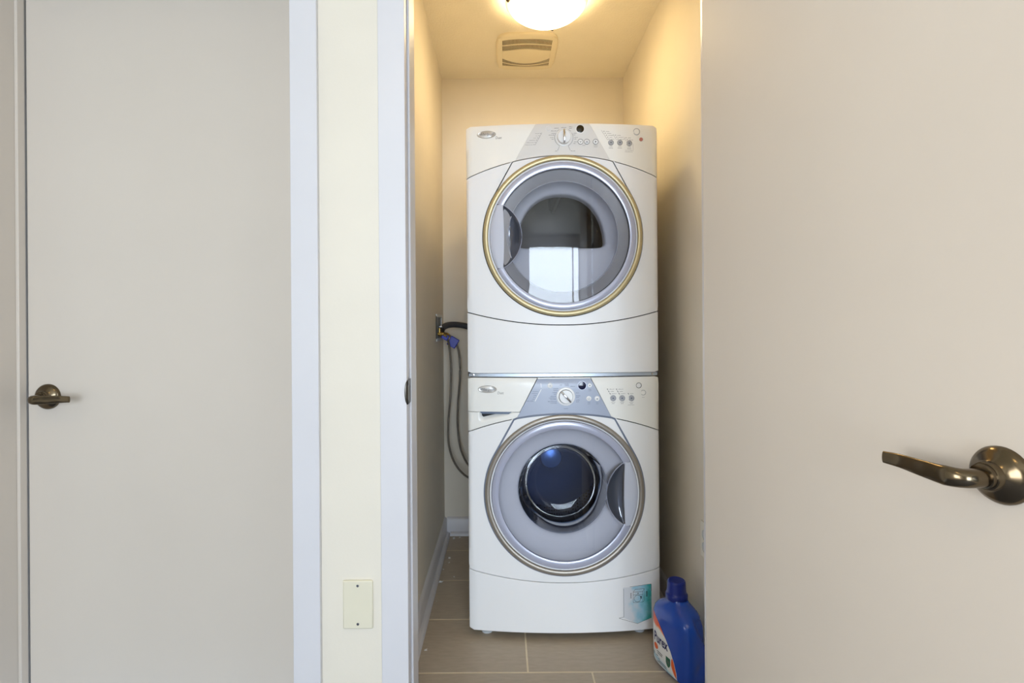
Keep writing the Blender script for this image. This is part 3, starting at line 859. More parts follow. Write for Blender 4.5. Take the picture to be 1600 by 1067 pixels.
for k, (dx, dzz, n, al) in enumerate(((-0.018, 0.0335, 6, 'r'), (-0.027, 0.024, 7, 'r'), (-0.031, 0.0155, 5, 'r'), (-0.033, 0.0095, 8, 'r'), (-0.036, 0.001, 5, 'r'), (-0.036, -0.005, 3, 'r'),
                                   (0.0, 0.0355, 7, 'c'), (0.018, 0.0385, 5, 'l'), (0.018, 0.033, 4, 'l'), (0.033, 0.0155, 5, 'l'), (0.033, 0.0095, 3, 'l'), (0.0365, 0.001, 5, 'l'), (0.0365, -0.005, 3, 'l'), (0.0355, -0.0145, 5, 'l'), (0.0335, -0.0205, 3, 'l'))):
    mk += words(DX+dx, DZ+dzz, n, 0.0042, al, k+5)
for t in range(6):   # the slanted list on the left
    f = t/5; xx = -0.0745-0.0228*f; zz = 1.7864-0.039*f-dz
    mk += words(xx-0.009, zz, (5, 3, 4, 8, 10, 10)[t], 0.0032, 'r', t+40)
    mk.append((xx-0.004, zz, 0.003, 0.0018, 0))
mk.append(line(-0.0725, 1.789-dz, -0.0975, 1.7455-dz))
for bx, n, z0 in ((0.1714, 5, 1.754), (0.2037, 3, 1.7548), (0.2375, 2, 1.7535)):
    for t in range(n):
        zz = z0-dz+0.0125+0.0068*t; xx = bx-0.009-0.0044*t+0.002
        mk.append((xx, zz, 0.0032, 0.0022, 0)); mk += words(xx+0.006, zz, 4+(t*3+n) % 4, 0.0032, 'l', t+60+n)
    mk.append(line(bx-0.0115, z0-dz+0.009, bx-0.0115-0.0044*n, z0-dz+0.009+0.0068*n, 0.0007))
    mk += words(bx, z0-dz-0.0135, 5, 0.0034, 'c', 80+n) + words(bx, z0-dz-0.019, 6, 0.0034, 'c', 90+n)
mk += words(0.236, 1.7535-dz-0.025, 10, 0.0028, 'c', 99) + words(0.236, 1.7535-dz-0.030, 11, 0.0028, 'c', 98)
mk.append(line(0.2515, 1.7535-dz, 0.2515, 1.7535-dz-0.028, 0.0006))
mk += words(0.0745, 1.756-dz-0.0125, 4, 0.0034, 'c', 71) + words(0.1164, 1.756-dz-0.0125, 6, 0.003, 'c', 72) + words(0.1164, 1.756-dz-0.0175, 5, 0.003, 'c', 73)
pr = obj('console_print', marks_geo(mk), 'ink', dryer); pr['kind'] = 'stuff'
gl = []
for x, gx in ((0.0629, 0), (0.0856, 1), (0.1164, 2)):
    z = 1.756-dz
    if gx == 0: gl += [line(x-0.0032, z+0.002, x, z-0.003, 0.0012), line(x+0.0032, z+0.002, x, z-0.003, 0.0012)]
    elif gx == 1: gl += [line(x-0.0032, z-0.002, x, z+0.003, 0.0012), line(x+0.0032, z-0.002, x, z+0.003, 0.0012), line(x-0.0035, z-0.003, x+0.0035, z-0.003, 0.0012)]
    else: gl += [(x-0.001, z, 0.002, 0.006, 0), (x+0.0015, z, 0.002, 0.004, 0)]
for x, z in ((0.1714, 1.754), (0.2037, 1.7548), (0.2375, 1.7535)):
    gl += [(x, z-dz, 0.004, 0.003, 0)]
gV, gF = marks_geo(gl)
pr2 = obj('button_symbols', ([(x, y-0.0018, z) for x, y, z in gV], gF), 'inkdark', dryer); pr2['kind'] = 'stuff'

# washer console
WX, WZ = 0.0046, 0.8582
obj('dial_ring', lathe([(0.0325, 0.001), (0.0325, -0.0018), (0.0310, -0.0026), (0.0255, -0.0026), (0.0250, 0.0)], 40, 'y', WX, S(WX), WZ), 'button', washer)
obj('dial_groove', lathe([(0.0256, -0.0012), (0.0238, -0.0012)], 40, 'y', WX, S(WX), WZ), 'gasket', washer)
knob_bar(washer, WX, WZ, math.radians(-42), 0.0238)
dsp = disc('display_window', washer, 0.0626, 0.8962, 0.0138, 'navy', 0.0012)
obj('display_ring', lathe([(0.0163, 0.0), (0.0163, -0.0014), (0.0141, -0.0014), (0.0141, 0.0)], 32, 'y', 0.0626, S(0.0626), 0.8962), 'rim', dsp)
disc('button', washer, -0.0503, 0.897, 0.0092, 'button', 0.002)
disc('button', washer, 0.0898, 0.8965, 0.0070, 'button', 0.002)
disc('button', washer, 0.0861, 0.8506, 0.0088, 'button', 0.002)
disc('button', washer, 0.1157, 0.8502, 0.0088, 'button', 0.002)
for x, z in ((0.173, 0.8504), (0.2054, 0.8498), (0.2392, 0.8491)):
    disc('button', washer, x, z, 0.0080, 'buttong', 0.002, 'inkblue')
disc('button', washer, 0.2665, 0.894, 0.0078, 'button', 0.0028, 'inkdark')
disc('button', washer, 0.2828, 0.8680, 0.0075, 'panelwhite', 0.0018, 'buttong')
mk = []
for k, (dx, dzz, n, al) in enumerate(((-0.013, 0.041, 3, 'r'), (-0.004, 0.044, 6, 'l'), (-0.004, 0.0385, 6, 'l'), (0.016, 0.036, 7, 'l'), (-0.026, 0.0285, 7, 'r'), (-0.027, 0.0225, 6, 'r'), (-0.031, 0.0145, 6, 'r'), (-0.032, 0.0085, 4, 'r'),
                                   (-0.034, 0.0015, 8, 'r'), (-0.034, -0.0045, 10, 'r'), (-0.034, -0.0095, 8, 'r'), (-0.032, -0.017, 12, 'r'), (-0.031, -0.0225, 9, 'r'),
                                   (0.036, 0.013, 4, 'l'), (0.036, 0.0025, 6, 'l'), (0.036, -0.003, 4, 'l'), (0.036, -0.0125, 5, 'l'), (0.036, -0.0185, 4, 'l'), (0.0, -0.042, 6, 'c'))):
    mk += words(WX+dx, WZ+dzz, n, 0.0042, al, k+105)
for t in range(6):
    f = t/5; xx = -0.083-0.019*f; zz = 0.877-0.034*f
    mk += words(xx-0.008, zz, (8, 8, 4, 3, 3, 9)[t], 0.0034, 'r', t+140)
for bx, z0, n in ((0.0861, 0.8506, 4), (0.1157, 0.8502, 3), (0.0898, 0.8965, 4)):
    mk += words(bx, z0-0.0135, n, 0.0034, 'c', 150+n) + words(bx, z0-0.0185, n, 0.0034, 'c', 160+n)
pr = obj('console_print', marks_geo(mk), 'inkblue', washer); pr['kind'] = 'stuff'
mk = []
for bx, n, z0 in ((0.173, 3, 0.8504), (0.2054, 3, 0.8498), (0.2392, 1, 0.8491)):
    for t in range(n):
        zz = z0+0.0165+0.0078*t; xx = bx-0.011-0.0044*t
        mk.append((xx, zz, 0.0036, 0.0026, 0)); mk += words(xx+0.0055, zz, 4+(t*2+n) % 4, 0.0032, 'l', t+160+n)
    mk.append(line(bx-0.0075, z0+0.0105, bx-0.009-0.0044*n, z0+0.0105+0.0078*n, 0.0007))
    mk += words(bx, z0-0.0135, 6, 0.0034, 'c', 180+n) + words(bx, z0-0.0185, 4, 0.003, 'c', 190+n)
mk += words(0.238, 0.8255, 9, 0.0028, 'c', 199) + words(0.2828, 0.852, 4, 0.0022, 'c', 198)
mk += arc_marks(-0.170, 0.8155, 0.004, 0.6, 5.4, 0.0007, 10) + [(-0.166, 0.8215, 0.010, 0.001, 0), (-0.166, 0.811, 0.011, 0.001, 0)]
pr = obj('panel_print', marks_geo(mk), 'ink', washer); pr['kind'] = 'stuff'
gl = [(0.1157, 0.849, 0.005, 0.003, 0), (0.0898, 0.8965, 0.0025, 0.005, 0), (-0.0503, 0.897, 0.0012, 0.006, 0)] + arc_marks(0.0861, 0.8506, 0.0032, 0, 6.28, 0.0008, 12)
for x, z in ((0.173, 0.8504), (0.2054, 0.8498), (0.2392, 0.8491)): gl += [(x, z, 0.005, 0.0042, 0)]
gV, gF = marks_geo(gl)
pr2 = obj('button_symbols', ([(x, y-0.0018, z) for x, y, z in gV], gF), 'inkblue', washer); pr2['kind'] = 'stuff'
# pale streak beside the washer's slanted list
obj('list_mark', marks_geo([line(-0.0815, 0.884, -0.1035, 0.842, 0.0022), line(-0.083, 0.905, -0.081, 0.89, 0.0016)]), 'button', washer)

# worn blue sticker on the washer's lower panel
def sticker_mat():
    m = bpy.data.materials.new('worn_cyan_sticker'); m.use_nodes = True
    nt = m.node_tree; b = nt.nodes['Principled BSDF']; b.inputs['Roughness'].default_value = 0.35
    tc = nt.nodes.new('ShaderNodeTexCoord'); sx = nt.nodes.new('ShaderNodeSeparateXYZ'); nt.links.new(tc.outputs['Object'], sx.inputs[0])
    nz = nt.nodes.new('ShaderNodeTexNoise'); nz.inputs['Scale'].default_value = 28; nz.inputs['Detail'].default_value = 5
    nt.links.new(tc.outputs['Object'], nz.inputs[0])
    mr = nt.nodes.new('ShaderNodeMapRange'); mr.inputs[1].default_value = 0.205; mr.inputs[2].default_value = 0.30; nt.links.new(sx.outputs[0], mr.inputs[0])
    ad = nt.nodes.new('ShaderNodeMath'); ad.operation = 'MULTIPLY_ADD'; ad.inputs[1].default_value = 1.1; nt.links.new(nz.outputs['Fac'], ad.inputs[0])
    sb = nt.nodes.new('ShaderNodeMath'); sb.operation = 'SUBTRACT'; sb.inputs[1].default_value = 0.70; nt.links.new(mr.outputs[0], sb.inputs[0]); nt.links.new(sb.outputs[0], ad.inputs[2])
    rp = nt.nodes.new('ShaderNodeValToRGB'); e = rp.color_ramp.elements
    e[0].position = 0.12; e[0].color = lin((222, 226, 232)); e[1].position = 0.95; e[1].color = lin((70, 178, 178))
    k = e.new(0.5); k.color = lin((158, 210, 228))
    nt.links.new(ad.outputs[0], rp.inputs[0]); nt.links.new(rp.outputs[0], b.inputs['Base Color'])
    return m
def poly_front(pts, off):
    V = [(x, S(x)-off, z) for x, z in pts]
    return V, [tuple(range(len(pts)))]
rows_ = []
for k in range(13):
    x = 0.2045+0.1035*k/12
    zt = 0.1785+0.0066*max(0, (x-0.2285))/0.078
    zb_ = 0.0725-0.0245*(x-0.2045)/0.0511 if x < 0.2556 else 0.048+0.0165*(x-0.2556)/0.0522
    rows_.append((x, zt, zb_))
V = []; F = []
for x, zt, zb_ in rows_: V += [(x, S(x)-0.0005, zb_), (x, S(x)-0.0005, zt)]
for k in range(12): F.append((2*k, 2*k+2, 2*k+3, 2*k+1))
M['sticker'] = sticker_mat()
sk = obj('sticker', (V, F), 'sticker', washer); sk['label'] = 'worn cyan arrow sticker'
mk = [line(0.2285, 0.180, 0.307, 0.1854), line(0.307, 0.1854, 0.3075, 0.160, 0.0012), line(0.206, 0.175, 0.2065, 0.075), line(0.2065, 0.0745, 0.189, 0.072), line(0.189, 0.071, 0.2556, 0.048), line(0.2556, 0.048, 0.295, 0.062)]
bx, bz, bw, bh = 0.2405, 0.1235, 0.035, 0.037
mk += [line(bx, bz, bx+bw, bz), line(bx+bw, bz, bx+bw, bz+bh), line(bx, bz, bx, bz+bh), line(bx, bz+bh, bx+bw, bz+bh), line(bx, bz+bh, bx+0.008, bz+bh+0.010), line(bx+bw, bz+bh, bx+bw+0.006, bz+bh+0.010), line(bx+0.008, bz+bh+0.010, bx+bw+0.006, bz+bh+0.010), line(bx+bw+0.006, bz+bh+0.010, bx+bw+0.006, bz+0.004), line(bx+bw, bz, bx+bw+0.006, bz+0.004), line(bx, bz+0.027, bx+bw, bz+0.027)]
mk += arc_marks(bx+0.016, bz+0.0135, 0.012, 0, 6.28, 0.001, 24) + [(bx+0.029, bz+0.017, 0.004, 0.010, 0), (bx+0.018, bz+0.032, 0.004, 0.003, 0)]
mk += [(bx-0.008, bz+0.017+0.004*k, 0.004, 0.002, 0) for k in range(5)] + [(bx+0.050, bz+0.020+0.004*k, 0.006, 0.0025, 0) for k in range(5)]
pr = obj('sticker_print', marks_geo(mk), 'inkdark', sk); pr['kind'] = 'stuff'

# ------------------------------------------------------------------ hook-ups at the left
vb = empty('water_supply_box', (LX, 2.60, 1.105))
tag(vb, 'small white water supply box set in the left closet wall above the hoses', 'supply box')
fr = join(box(0, 0.006, -0.105, 0.105, 0.052, 0.066), box(0, 0.006, -0.105, 0.105, -0.066, -0.052), box(0, 0.006, -0.105, -0.088, -0.052, 0.052), box(0, 0.006, 0.088, 0.105, -0.052, 0.052))
obj('box_frame', fr, 'boxwhite', vb, bevel=0.0015)
obj('box_back', box(-0.0005, 0.001, -0.088, 0.088, -0.052, 0.052), 'boxdark', vb)
for y, nm in ((-0.045, 'a'), (0.05, 'b')):
    v = obj('valve', join(lathe([(0.008, 0.0), (0.008, 0.012), (0.010, 0.013), (0.010, 0.019), (0.007, 0.020), (0.007, 0.030)], 16, 'x', 0, y, -0.03, cap1=True), lathe([(0.005, 0), (0.005, 0.028)], 12, 'z', 0.010, y, -0.03, cap1=True)), 'brass', vb)
    obj('valve_handle', box(0.004, 0.024, y-0.004, y+0.004, 0.0, 0.010), 'chrome', v, bevel=0.002)

# drain hose: from the box over to the back of the washer
dp = [(LX+0.004, 2.60, 1.075), (LX+0.012, 2.62, 1.098), (LX+0.035, 2.66, 1.117), (LX+0.075, 2.70, 1.121), (LX+0.13, 2.72, 1.112), (LX+0.19, 2.735, 1.09), (LX+0.30, 2.75, 1.06), (LX+0.48, 2.75, 0.98), (LX+0.56, 2.745, 0.80), (LX+0.58, 2.72, 0.62), (LX+0.58, 2.66, 0.55), (LX+0.58, 2.618, 0.54)]
dh = obj('drain_hose', tube(catmull(dp, 10), 0.0155, 14), 'hose')
tag(dh, 'thick dark grey drain hose arching from the wall box behind the dryer', 'hose')
cf = obj('hose_cuff', tube([dp[0], dp[1]], 0.0185, 14), 'black', dh)

def supply(pts, nm, label, tagpos):
    h = obj('supply_hose', tube(catmull(pts, 10), 0.0054, 10), 'braid')
    tag(h, label, 'hose', 'braided water supply hoses')
    obj('hose_nut', tube([pts[0], Vector(pts[0]).lerp(Vector(pts[1]), 0.6)], 0.0082, 6), 'brass', h)
    return h
h1 = supply([(LX+0.0315, 2.555, 1.075), (LX+0.043, 2.562, 1.062), (LX+0.053, 2.60, 1.010), (LX+0.060, 2.61, 0.90), (LX+0.054, 2.62, 0.76), (LX+0.042, 2.63, 0.62), (LX+0.046, 2.64, 0.50), (LX+0.082, 2.66, 0.40), (LX+0.149, 2.68, 0.335), (LX+0.234, 2.69, 0.33), (LX+0.284, 2.68, 0.40), (LX+0.289, 2.625, 0.44)], 'a',
     'braided water supply hose hanging nearest the left wall', None)
h2 = supply([(LX+0.0315, 2.65, 1.075), (LX+0.050, 2.66, 1.064), (LX+0.076, 2.665, 1.035), (LX+0.095, 2.67, 0.97), (LX+0.099, 2.67, 0.86), (LX+0.086, 2.68, 0.70), (LX+0.085, 2.69, 0.58), (LX+0.102, 2.695, 0.47), (LX+0.149, 2.705, 0.385), (LX+0.224, 2.71, 0.37), (LX+0.324, 2.69, 0.46), (LX+0.344, 2.625, 0.50)], 'b',
     'braided water supply hose hanging nearest the machines', None)
def tagbox(w, h, d, loc, ang, parent):
    o = obj('blue_tag', xform(box(-w/2, w/2, -d/2, d/2, -h/2, h/2), Matrix.Translation(loc) @ Matrix.Rotation(ang, 4, 'Y')), 'bluetag', parent, bevel=0.003)
    return o
tagbox(0.034, 0.026, 0.020, (LX+0.036, 2.57, 1.060), 0.5, h1)
tagbox(0.046, 0.050, 0.020, (LX+0.068, 2.640, 1.032), 0.55, h2)

# ------------------------------------------------------------------ ceiling light and fan
def ceiling_light(loc, label, turn, m):
    cl = empty('ceiling_light', loc)
    tag(cl, label, 'ceiling light')
    obj('ceiling_pan', lathe([(0.13, 0.0), (0.13, -0.018), (0.125, -0.022), (0.0, -0.022)], 48), 'bronze', cl)
    # shallow bowl, nearly conical flanks and a rounded bottom
    bw = [(0.1630, -0.042), (0.1585, -0.050), (0.1500, -0.060), (0.1370, -0.071), (0.1200, -0.082), (0.1000, -0.093), (0.0780, -0.103), (0.0560, -0.111), (0.0360, -0.1165), (0.0180, -0.119)]
    obj('glass_bowl', lathe([(0.160, -0.034), (0.1645, -0.036)] + bw + [(0.0, -0.120)], 64), m, cl, ang=60)
    for k in range(3):
        a = math.radians(turn+120*k)
        x, y = 0.160*math.cos(a), 0.160*math.sin(a)
        obj('finial', lathe([(0.003, -0.016), (0.003, -0.040), (0.008, -0.042), (0.0105, -0.050), (0.008, -0.058), (0.004, -0.063), (0.0, -0.064)], 16, 'z', x, y, 0), 'bronze', cl)
ceiling_light((0.185, 2.10, CH), 'lit flush ceiling light with an alabaster glass bowl and bronze finials over the closet', 196, 'lamp')
ceiling_light((-0.55, -0.10, CH), 'lit flush ceiling light with an alabaster glass bowl in the hall before the closet', 40, 'hall_lamp')

fan = empty('exhaust_fan', (0.125, 2.540, CH))
tag(fan, 'rounded square exhaust fan grille on the closet ceiling behind the light', 'fan grille')
W2, D2 = 0.1345, 0.1505
def cols(f0, f1, x0, x1, z0, z1, nu=24):
    V = []; F = []
    for i in range(nu+1):
        x = x0+(x1-x0)*i/nu; a, b = f0(x), f1(x)
        V += [(x, a, z0), (x, b, z0), (x, b, z1), (x, a, z1)]
    for i in range(nu):
        k = 4*i
        for q in range(4): F.append((k+q, k+(q+1) % 4, k+4+(q+1) % 4, k+4+q))
    F += [(0, 1, 2, 3), (4*nu, 4*nu+1, 4*nu+2, 4*nu+3)]
    return V, F
outer_n = lambda x: -D2+0.016*(abs(x)/W2)**4
outer_f = lambda x: D2-0.016*(abs(x)/W2)**4
sw = 0.116
s1a = lambda x: -0.131+0.014*(abs(x)/sw)**3         # near slot, near edge
s1b = lambda x: -0.030+0.022*math.cos(PI*x/sw)*-1*0.35-0.004   # near slot, far edge
s2a = lambda x: 0.092-0.050*(abs(x)/sw)**2          # far slot, near edge
s2b = lambda x: 0.128-0.014*(abs(x)/sw)**2
zt, zl = -0.0105, -0.0150
g_ = join(cols(outer_n, s1a, -sw, sw, zt, zl), cols(s1b, s2a, -sw, sw, zt, zl), cols(s2b, outer_f, -sw, sw, zt, zl),
          cols(outer_n, outer_f, -W2, -sw, zt, zl, 6), cols(outer_n, outer_f, sw, W2, zt, zl, 6))
obj('cover', g_, 'vent', fan, ang=40, bevel=0.001)
V = []; F = []; n = 80
for sx_, sy_, z in ((0.146, 0.164, 0.0), (0.146, 0.164, -0.006), (0.1445, 0.1625, -0.0105), (0.141, 0.158, -0.0138), (0.136, 0.152, -0.0152), (0.130, 0.146, -0.0152)):
    for i in range(n):
        a = 2*PI*i/n; c, q = math.cos(a), math.sin(a)
        V.append((sx_*math.copysign(abs(c)**(2/5.5), c), sy_*math.copysign(abs(q)**(2/4.5), q), z))
for j in range(5):
    for i in range(n): F.append((j*n+i, j*n+(i+1) % n, (j+1)*n+(i+1) % n, (j+1)*n+i))
obj('cover_flange', (V, F), 'vent', fan, ang=60)
obj('inside', box(-sw, sw, -0.134, 0.13, -0.0112, -0.0092), 'ventdark', fan)
sl = []
N = 38
for i in range(N+1):
    x = -sw+2*sw*i/N
    for fa, fb in ((s1a, s1b), (s2a, s2b)):
        sl.append(cols(fa, fb, x-0.0012, x+0.0012, -0.0108, -0.0142, 1))
sl.append(cols(lambda x: (s1a(x)+s1b(x))/2-0.0022, lambda x: (s1a(x)+s1b(x))/2+0.0022, -sw, sw, -0.0108, -0.0148))
sl.append(cols(lambda x: (s2a(x)+s2b(x))/2+0.002, lambda x: (s2a(x)+s2b(x))/2+0.005, -sw, sw, -0.0108, -0.0146))
gr = obj('grille_bars', join(*sl), 'vent', fan); gr['kind'] = 'stuff'

# ------------------------------------------------------------------ detergent bottle
bt = empty('detergent_bottle', (0.560, 1.684, 0), math.radians(-70.2))
bt.scale = (1, 1, 0.965)
tag(bt, 'blue laundry detergent bottle with a screw cap, standing right of the washing machine', 'bottle')
sec = [(0.0, 0.080, 0.040), (0.004, 0.088, 0.047), (0.012, 0.093, 0.0515), (0.05, 0.094, 0.052), (0.10, 0.095, 0.052), (0.15, 0.094, 0.052), (0.175, 0.092, 0.0515), (0.190, 0.088, 0.0495), (0.202, 0.080, 0.0455), (0.212, 0.066, 0.041), (0.221, 0.050, 0.036), (0.228, 0.036, 0.031), (0.233, 0.029, 0.028), (0.240, 0.0265, 0.0265)]
def sec_at(z):
    for (z0, a0, b0), (z1, a1, b1) in zip(sec[:-1], sec[1:]):
        if z <= z1:
            t = (z-z0)/(z1-z0); t = max(0, min(1, t)); return a0+(a1-a0)*t, b0+(b1-b0)*t
    return sec[-1][1:]
def sm(t): t = max(0, min(1, t)); return t*t*(3-2*t)
def bexp(z): return 3.4-1.4*sm((z-0.18)/0.055)
def bsurf(phi, z):
    a, b = sec_at(z); n = bexp(z)
    c, s = math.cos(phi), math.sin(phi)
    x = a*math.copysign(abs(c)**(2/n), c); y = b*math.copysign(abs(s)**(2/n), s)
    # handle: pinched grips near the front (+x) edge, both faces, and a swoop groove
    if 0.02 < z < 0.215:
        gx = sm((x-0.018)/0.022)*(1-sm((x-0.066)/0.018)); gz = sm((z-0.065)/0.03)*(1-sm((z-0.168)/0.03))
        if y > 0: y -= 0.030*gx*gz
        # the handle bar: a ridge swooping down the front, the grip recessed beside it
        yl = -0.012+0.052*sm((0.205-z)/0.13)
        gz2 = sm((z-0.070)/0.035)*(1-sm((z-0.196)/0.014))
        x -= 0.016*sm((y-yl)/0.012)*gz2*sm((x-0.03)/0.03)
        d = (y-yl+0.006)/0.007
        x += 0.0030*math.exp(-d*d)*gz2*sm((x-0.03)/0.03)
        # thumb dent low on the front
        dx_, dz_ = (y-0.002-0.35*(z-0.055))/0.013, (z-0.058)/0.026
        x -= 0.006*math.exp(-dx_*dx_-dz_*dz_)*sm((x-0.04)/0.03)
    return x, y
V = []; F = []; NP = 120; zs = []
for (z0, _, _), (z1, _, _) in zip(sec[:-1], sec[1:]):
    m_ = max(1, int((z1-z0)/0.005)); zs += [z0+(z1-z0)*k/m_ for k in range(m_)]
zs.append(sec[-1][0])
for z in zs:
    for i in range(NP):
        x, y = bsurf(2*PI*i/NP, z); V.append((x, y, z))
for j in range(len(zs)-1):
    for i in range(NP): F.append((j*NP+i, j*NP+(i+1) % NP, (j+1)*NP+(i+1) % NP, (j+1)*NP+i))
F.append(tuple(range(NP)))
obj('body', (V, F), 'bottle', bt, ang=70)
# cap with knurled side
V = []; F = []; n = 72
cp = [(0.0335, 0.234), (0.0345, 0.238), (0.0345, 0.250), (0.0330, 0.253), (0.0305, 0.255), (0.0300, 0.258), (0.0285, 0.289), (0.0270, 0.2935), (0.0245, 0.2950), (0.0235, 0.2935), (0.0, 0.2930)]
for r, z in cp:
    for i in range(n):
        a = 2*PI*i/n; rr = r*(1-0.018*(i % 2) if 0.257 < z < 0.290 else 1); V.append((rr*math.cos(a), rr*math.sin(a), z))
for j in range(len(cp)-1):
    for i in range(n): F.append((j*n+i, j*n+(i+1) % n, (j+1)*n+(i+1) % n, (j+1)*n+i))
cap = obj('cap', (V, F), 'cap', bt, ang=50)
cap.location = (-0.012, 0, 0)
# label on the face turned to the left (local -y)
def face_y(w, z):
    a, b = sec_at(z); n = bexp(z)
    t = max(0.0, 1-abs(w/a)**n)
    return -b*t**(1/n)
def wr(z):
    pts = [(0.008, 0.052), (0.03, 0.050), (0.06, 0.040), (0.09, 0.022), (0.12, -0.004), (0.15, -0.035), (0.172, -0.066)]
    for (z0, w0), (z1, w1) in zip(pts[:-1], pts[1:]):
        if z <= z1: return w0+(w1-w0)*(z-z0)/(z1-z0)
    return pts[-1][1]
wl = lambda z: -0.0885+0.012*sm((0.03-z)/0.022)+0.010*sm((z-0.15)/0.022)
def label_mat():
    m = bpy.data.materials.new('bottle_label'); m.use_nodes = True
    nt = m.node_tree; b = nt.nodes['Principled BSDF']; b.inputs['Roughness'].default_value = 0.3
    tc = nt.nodes.new('ShaderNodeTexCoord'); sx = nt.nodes.new('ShaderNodeSeparateXYZ'); nt.links.new(tc.outputs['Object'], sx.inputs[0])
    nz = nt.nodes.new('ShaderNodeTexNoise'); nz.inputs['Scale'].default_value = 26; nt.links.new(tc.outputs['Object'], nz.inputs[0])
    # height shifted by the slant across the label
    ma = nt.nodes.new('ShaderNodeMath'); ma.operation = 'MULTIPLY_ADD'; ma.inputs[1].default_value = 0.22; nt.links.new(sx.outputs[0], ma.inputs[0]); nt.links.new(sx.outputs[2], ma.inputs[2])
    mb = nt.nodes.new('ShaderNodeMath'); mb.operation = 'MULTIPLY_ADD'; mb.inputs[1].default_value = 0.022; nt.links.new(nz.outputs['Fac'], mb.inputs[0]); nt.links.new(ma.outputs[0], mb.inputs[2])
    mr = nt.nodes.new('ShaderNodeMapRange'); mr.inputs[1].default_value = 0.0; mr.inputs[2].default_value = 0.18; nt.links.new(mb.outputs[0], mr.inputs[0])
    rp = nt.nodes.new('ShaderNodeValToRGB'); rp.color_ramp.interpolation = 'LINEAR'; e = rp.color_ramp.elements
    e[0].position = 0.0; e[0].color = lin((206, 216, 224)); e[1].position = 1.0; e[1].color = lin((222, 84, 44))
    for p, c in ((0.10, (214, 222, 228)), (0.16, (150, 196, 214)), (0.22, (222, 226, 228)), (0.34, (228, 229, 230)), (0.70, (232, 232, 230)), (0.735, (240, 190, 160)), (0.76, (228, 98, 50))):
        k = e.new(p); k.color = lin(c)
    nt.links.new(mr.outputs[0], rp.inputs[0]); nt.links.new(rp.outputs[0], b.inputs['Base Color'])
    return m
M['label'] = label_mat()
V = []; F = []; NW, NZ = 20, 30
for j in range(NZ+1):
    z = 0.010+0.161*j/NZ
    for i in range(NW+1):
        w = wl(z)+(wr(z)-wl(z))*i/NW; V.append((w, face_y(w, z)-0.0007, z))
for j in range(NZ):
    for i in range(NW): F.append((j*(NW+1)+i, j*(NW+1)+i+1, (j+1)*(NW+1)+i+1, (j+1)*(NW+1)+i))
lb = obj('label', (V, F), 'label', bt, ang=80); lb['label'] = 'white and orange front label'
def on_bottle(g2, w, z, off=0.0013):
    return [(w+a, face_y(w+a, z+b)-off, z+b) for a, b in g2[0]], g2[1]
obj('label_lettering', on_bottle(text_geo('Purex', 0.044, sx=0.70, bold=0.0010), -0.027, 0.094), 'lnavy', lb)
# orange emblem row, green shield, orange swoosh, fine print
el = [(0.012*math.cos(2*PI*k/24), 0.010*math.sin(2*PI*k/24)) for k in range(24)]
obj('orange_emblem', on_bottle((el, [tuple(range(24))]), -0.052, 0.064, 0.0012), 'lorange', lb)
sh = [(-0.011, 0.016), (0.011, 0.016), (0.011, -0.004), (0.006, -0.013), (0.0, -0.017), (-0.006, -0.013), (-0.011, -0.004)]
obj('green_shield', on_bottle((sh, [tuple(range(7))]), 0.012, 0.046, 0.0012), 'wgreen', lb)
swp = []; 
for k in range(13):
    t = k/12; z = 0.070-0.055*t; swp.append((wr(z)-0.0015, z))
for k in range(12, -1, -1):
    t = k/12; z = 0.070-0.055*t; swp.append((wr(z)-0.0015-0.016*max(0, math.sin(PI*t))**0.7-0.0005, z))
fc = []
for k in range(12): fc.append((k, k+1, 24-k, 25-k))
obj('orange_swoosh', on_bottle((swp, fc), 0, 0, 0.0012), 'lorange', lb)
V2 = []; F2 = []
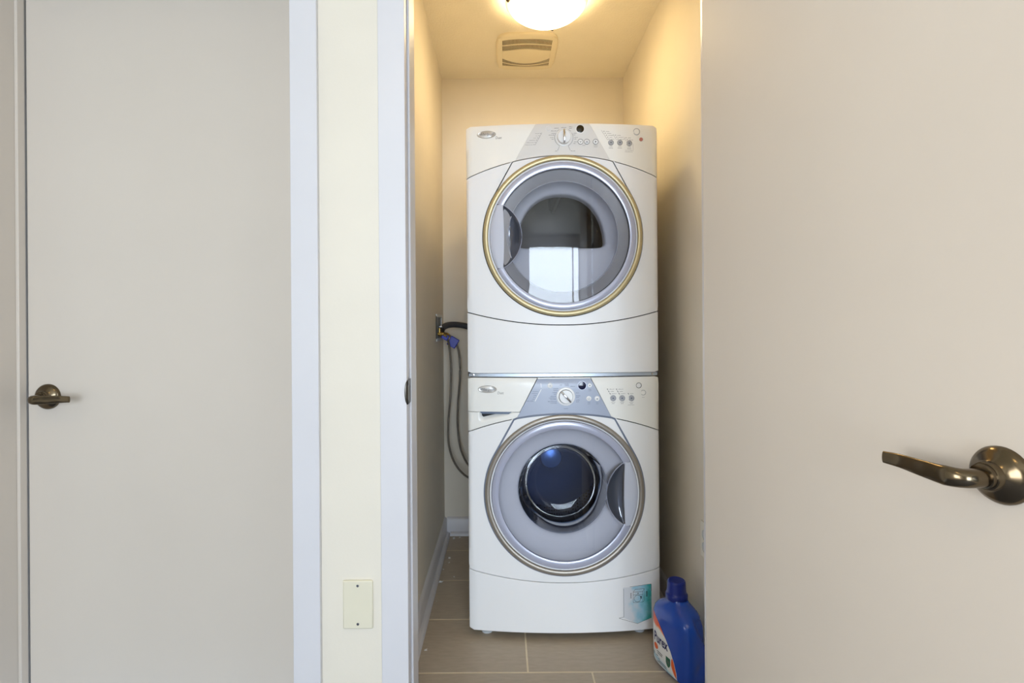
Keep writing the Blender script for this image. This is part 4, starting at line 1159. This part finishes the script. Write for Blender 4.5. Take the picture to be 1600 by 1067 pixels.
for (w, z, ww, hh) in [(-0.03, 0.052, 0.030, 0.003), (-0.03, 0.046, 0.026, 0.003), (-0.055, 0.036, 0.03, 0.003), (-0.05, 0.030, 0.04, 0.0025), (-0.015, 0.024, 0.04, 0.0025), (-0.02, 0.018, 0.05, 0.0025), (0.012, 0.050, 0.014, 0.0022), (0.012, 0.045, 0.014, 0.0022)]:
    k = len(V2); V2 += [(w-ww/2, z-hh/2), (w+ww/2, z-hh/2), (w+ww/2, z+hh/2), (w-ww/2, z+hh/2)]; F2.append((k, k+1, k+2, k+3))
fp = obj('fine_print', on_bottle((V2, F2), 0, 0, 0.0016), 'ink', lb); fp['kind'] = 'stuff'

# ------------------------------------------------------------------ lint crumbs on the tiles
def crumb(x, y, s, seed, label):
    bm = bmesh.new(); bmesh.ops.create_icosphere(bm, subdivisions=2, radius=1.0)
    for v in bm.verts:
        k = 0.6+0.8*noise.noise(v.co*1.4+Vector((seed*3.1, 0, seed)))
        v.co = Vector((v.co.x*k*s, v.co.y*k*s*0.7, max(-0.3, v.co.z*k)*s*0.5))
    zmin = min(v.co.z for v in bm.verts)
    for v in bm.verts: v.co.z -= zmin
    me = bpy.data.meshes.new('lint_crumb'); bm.to_mesh(me); bm.free(); me.materials.append(M['crumb'])
    o = bpy.data.objects.new('lint_crumb', me); C.objects.link(o); o.location = (x, y, 0); o.rotation_euler = (0, 0, seed*1.7)
    tag(o, label, 'lint', 'lint crumbs on the closet tiles')
for k, (x, y, s, lab) in enumerate((
    (-0.262, 2.755, 0.013, 'white lint tuft in the corner at the foot of the back baseboard'),
    (-0.232, 2.765, 0.008, 'smaller white lint tuft beside the tuft at the back baseboard'),
    (-0.262, 2.52, 0.011, 'white lint crumb on the rearmost tile, near the left quarter round'),
    (-0.258, 2.47, 0.006, 'small white lint speck just in front of the crumb on the rearmost tile'),
    (-0.222, 2.33, 0.006, 'lone white lint speck out on the tile nearest the machine, by the second grout line'),
    (-0.274, 2.28, 0.012, 'white lint crumb lying on the second grout line against the left quarter round'),
    (-0.277, 2.40, 0.006, 'tiny white lint speck against the left quarter round behind the second grout line'),
    (-0.270, 1.80, 0.009, 'white lint crumb on the front tile near the doorway'),
    (-0.274, 2.12, 0.004, 'tiniest white lint speck, between the second and third grout lines'))):
    crumb(x, y, s, k+1, lab)
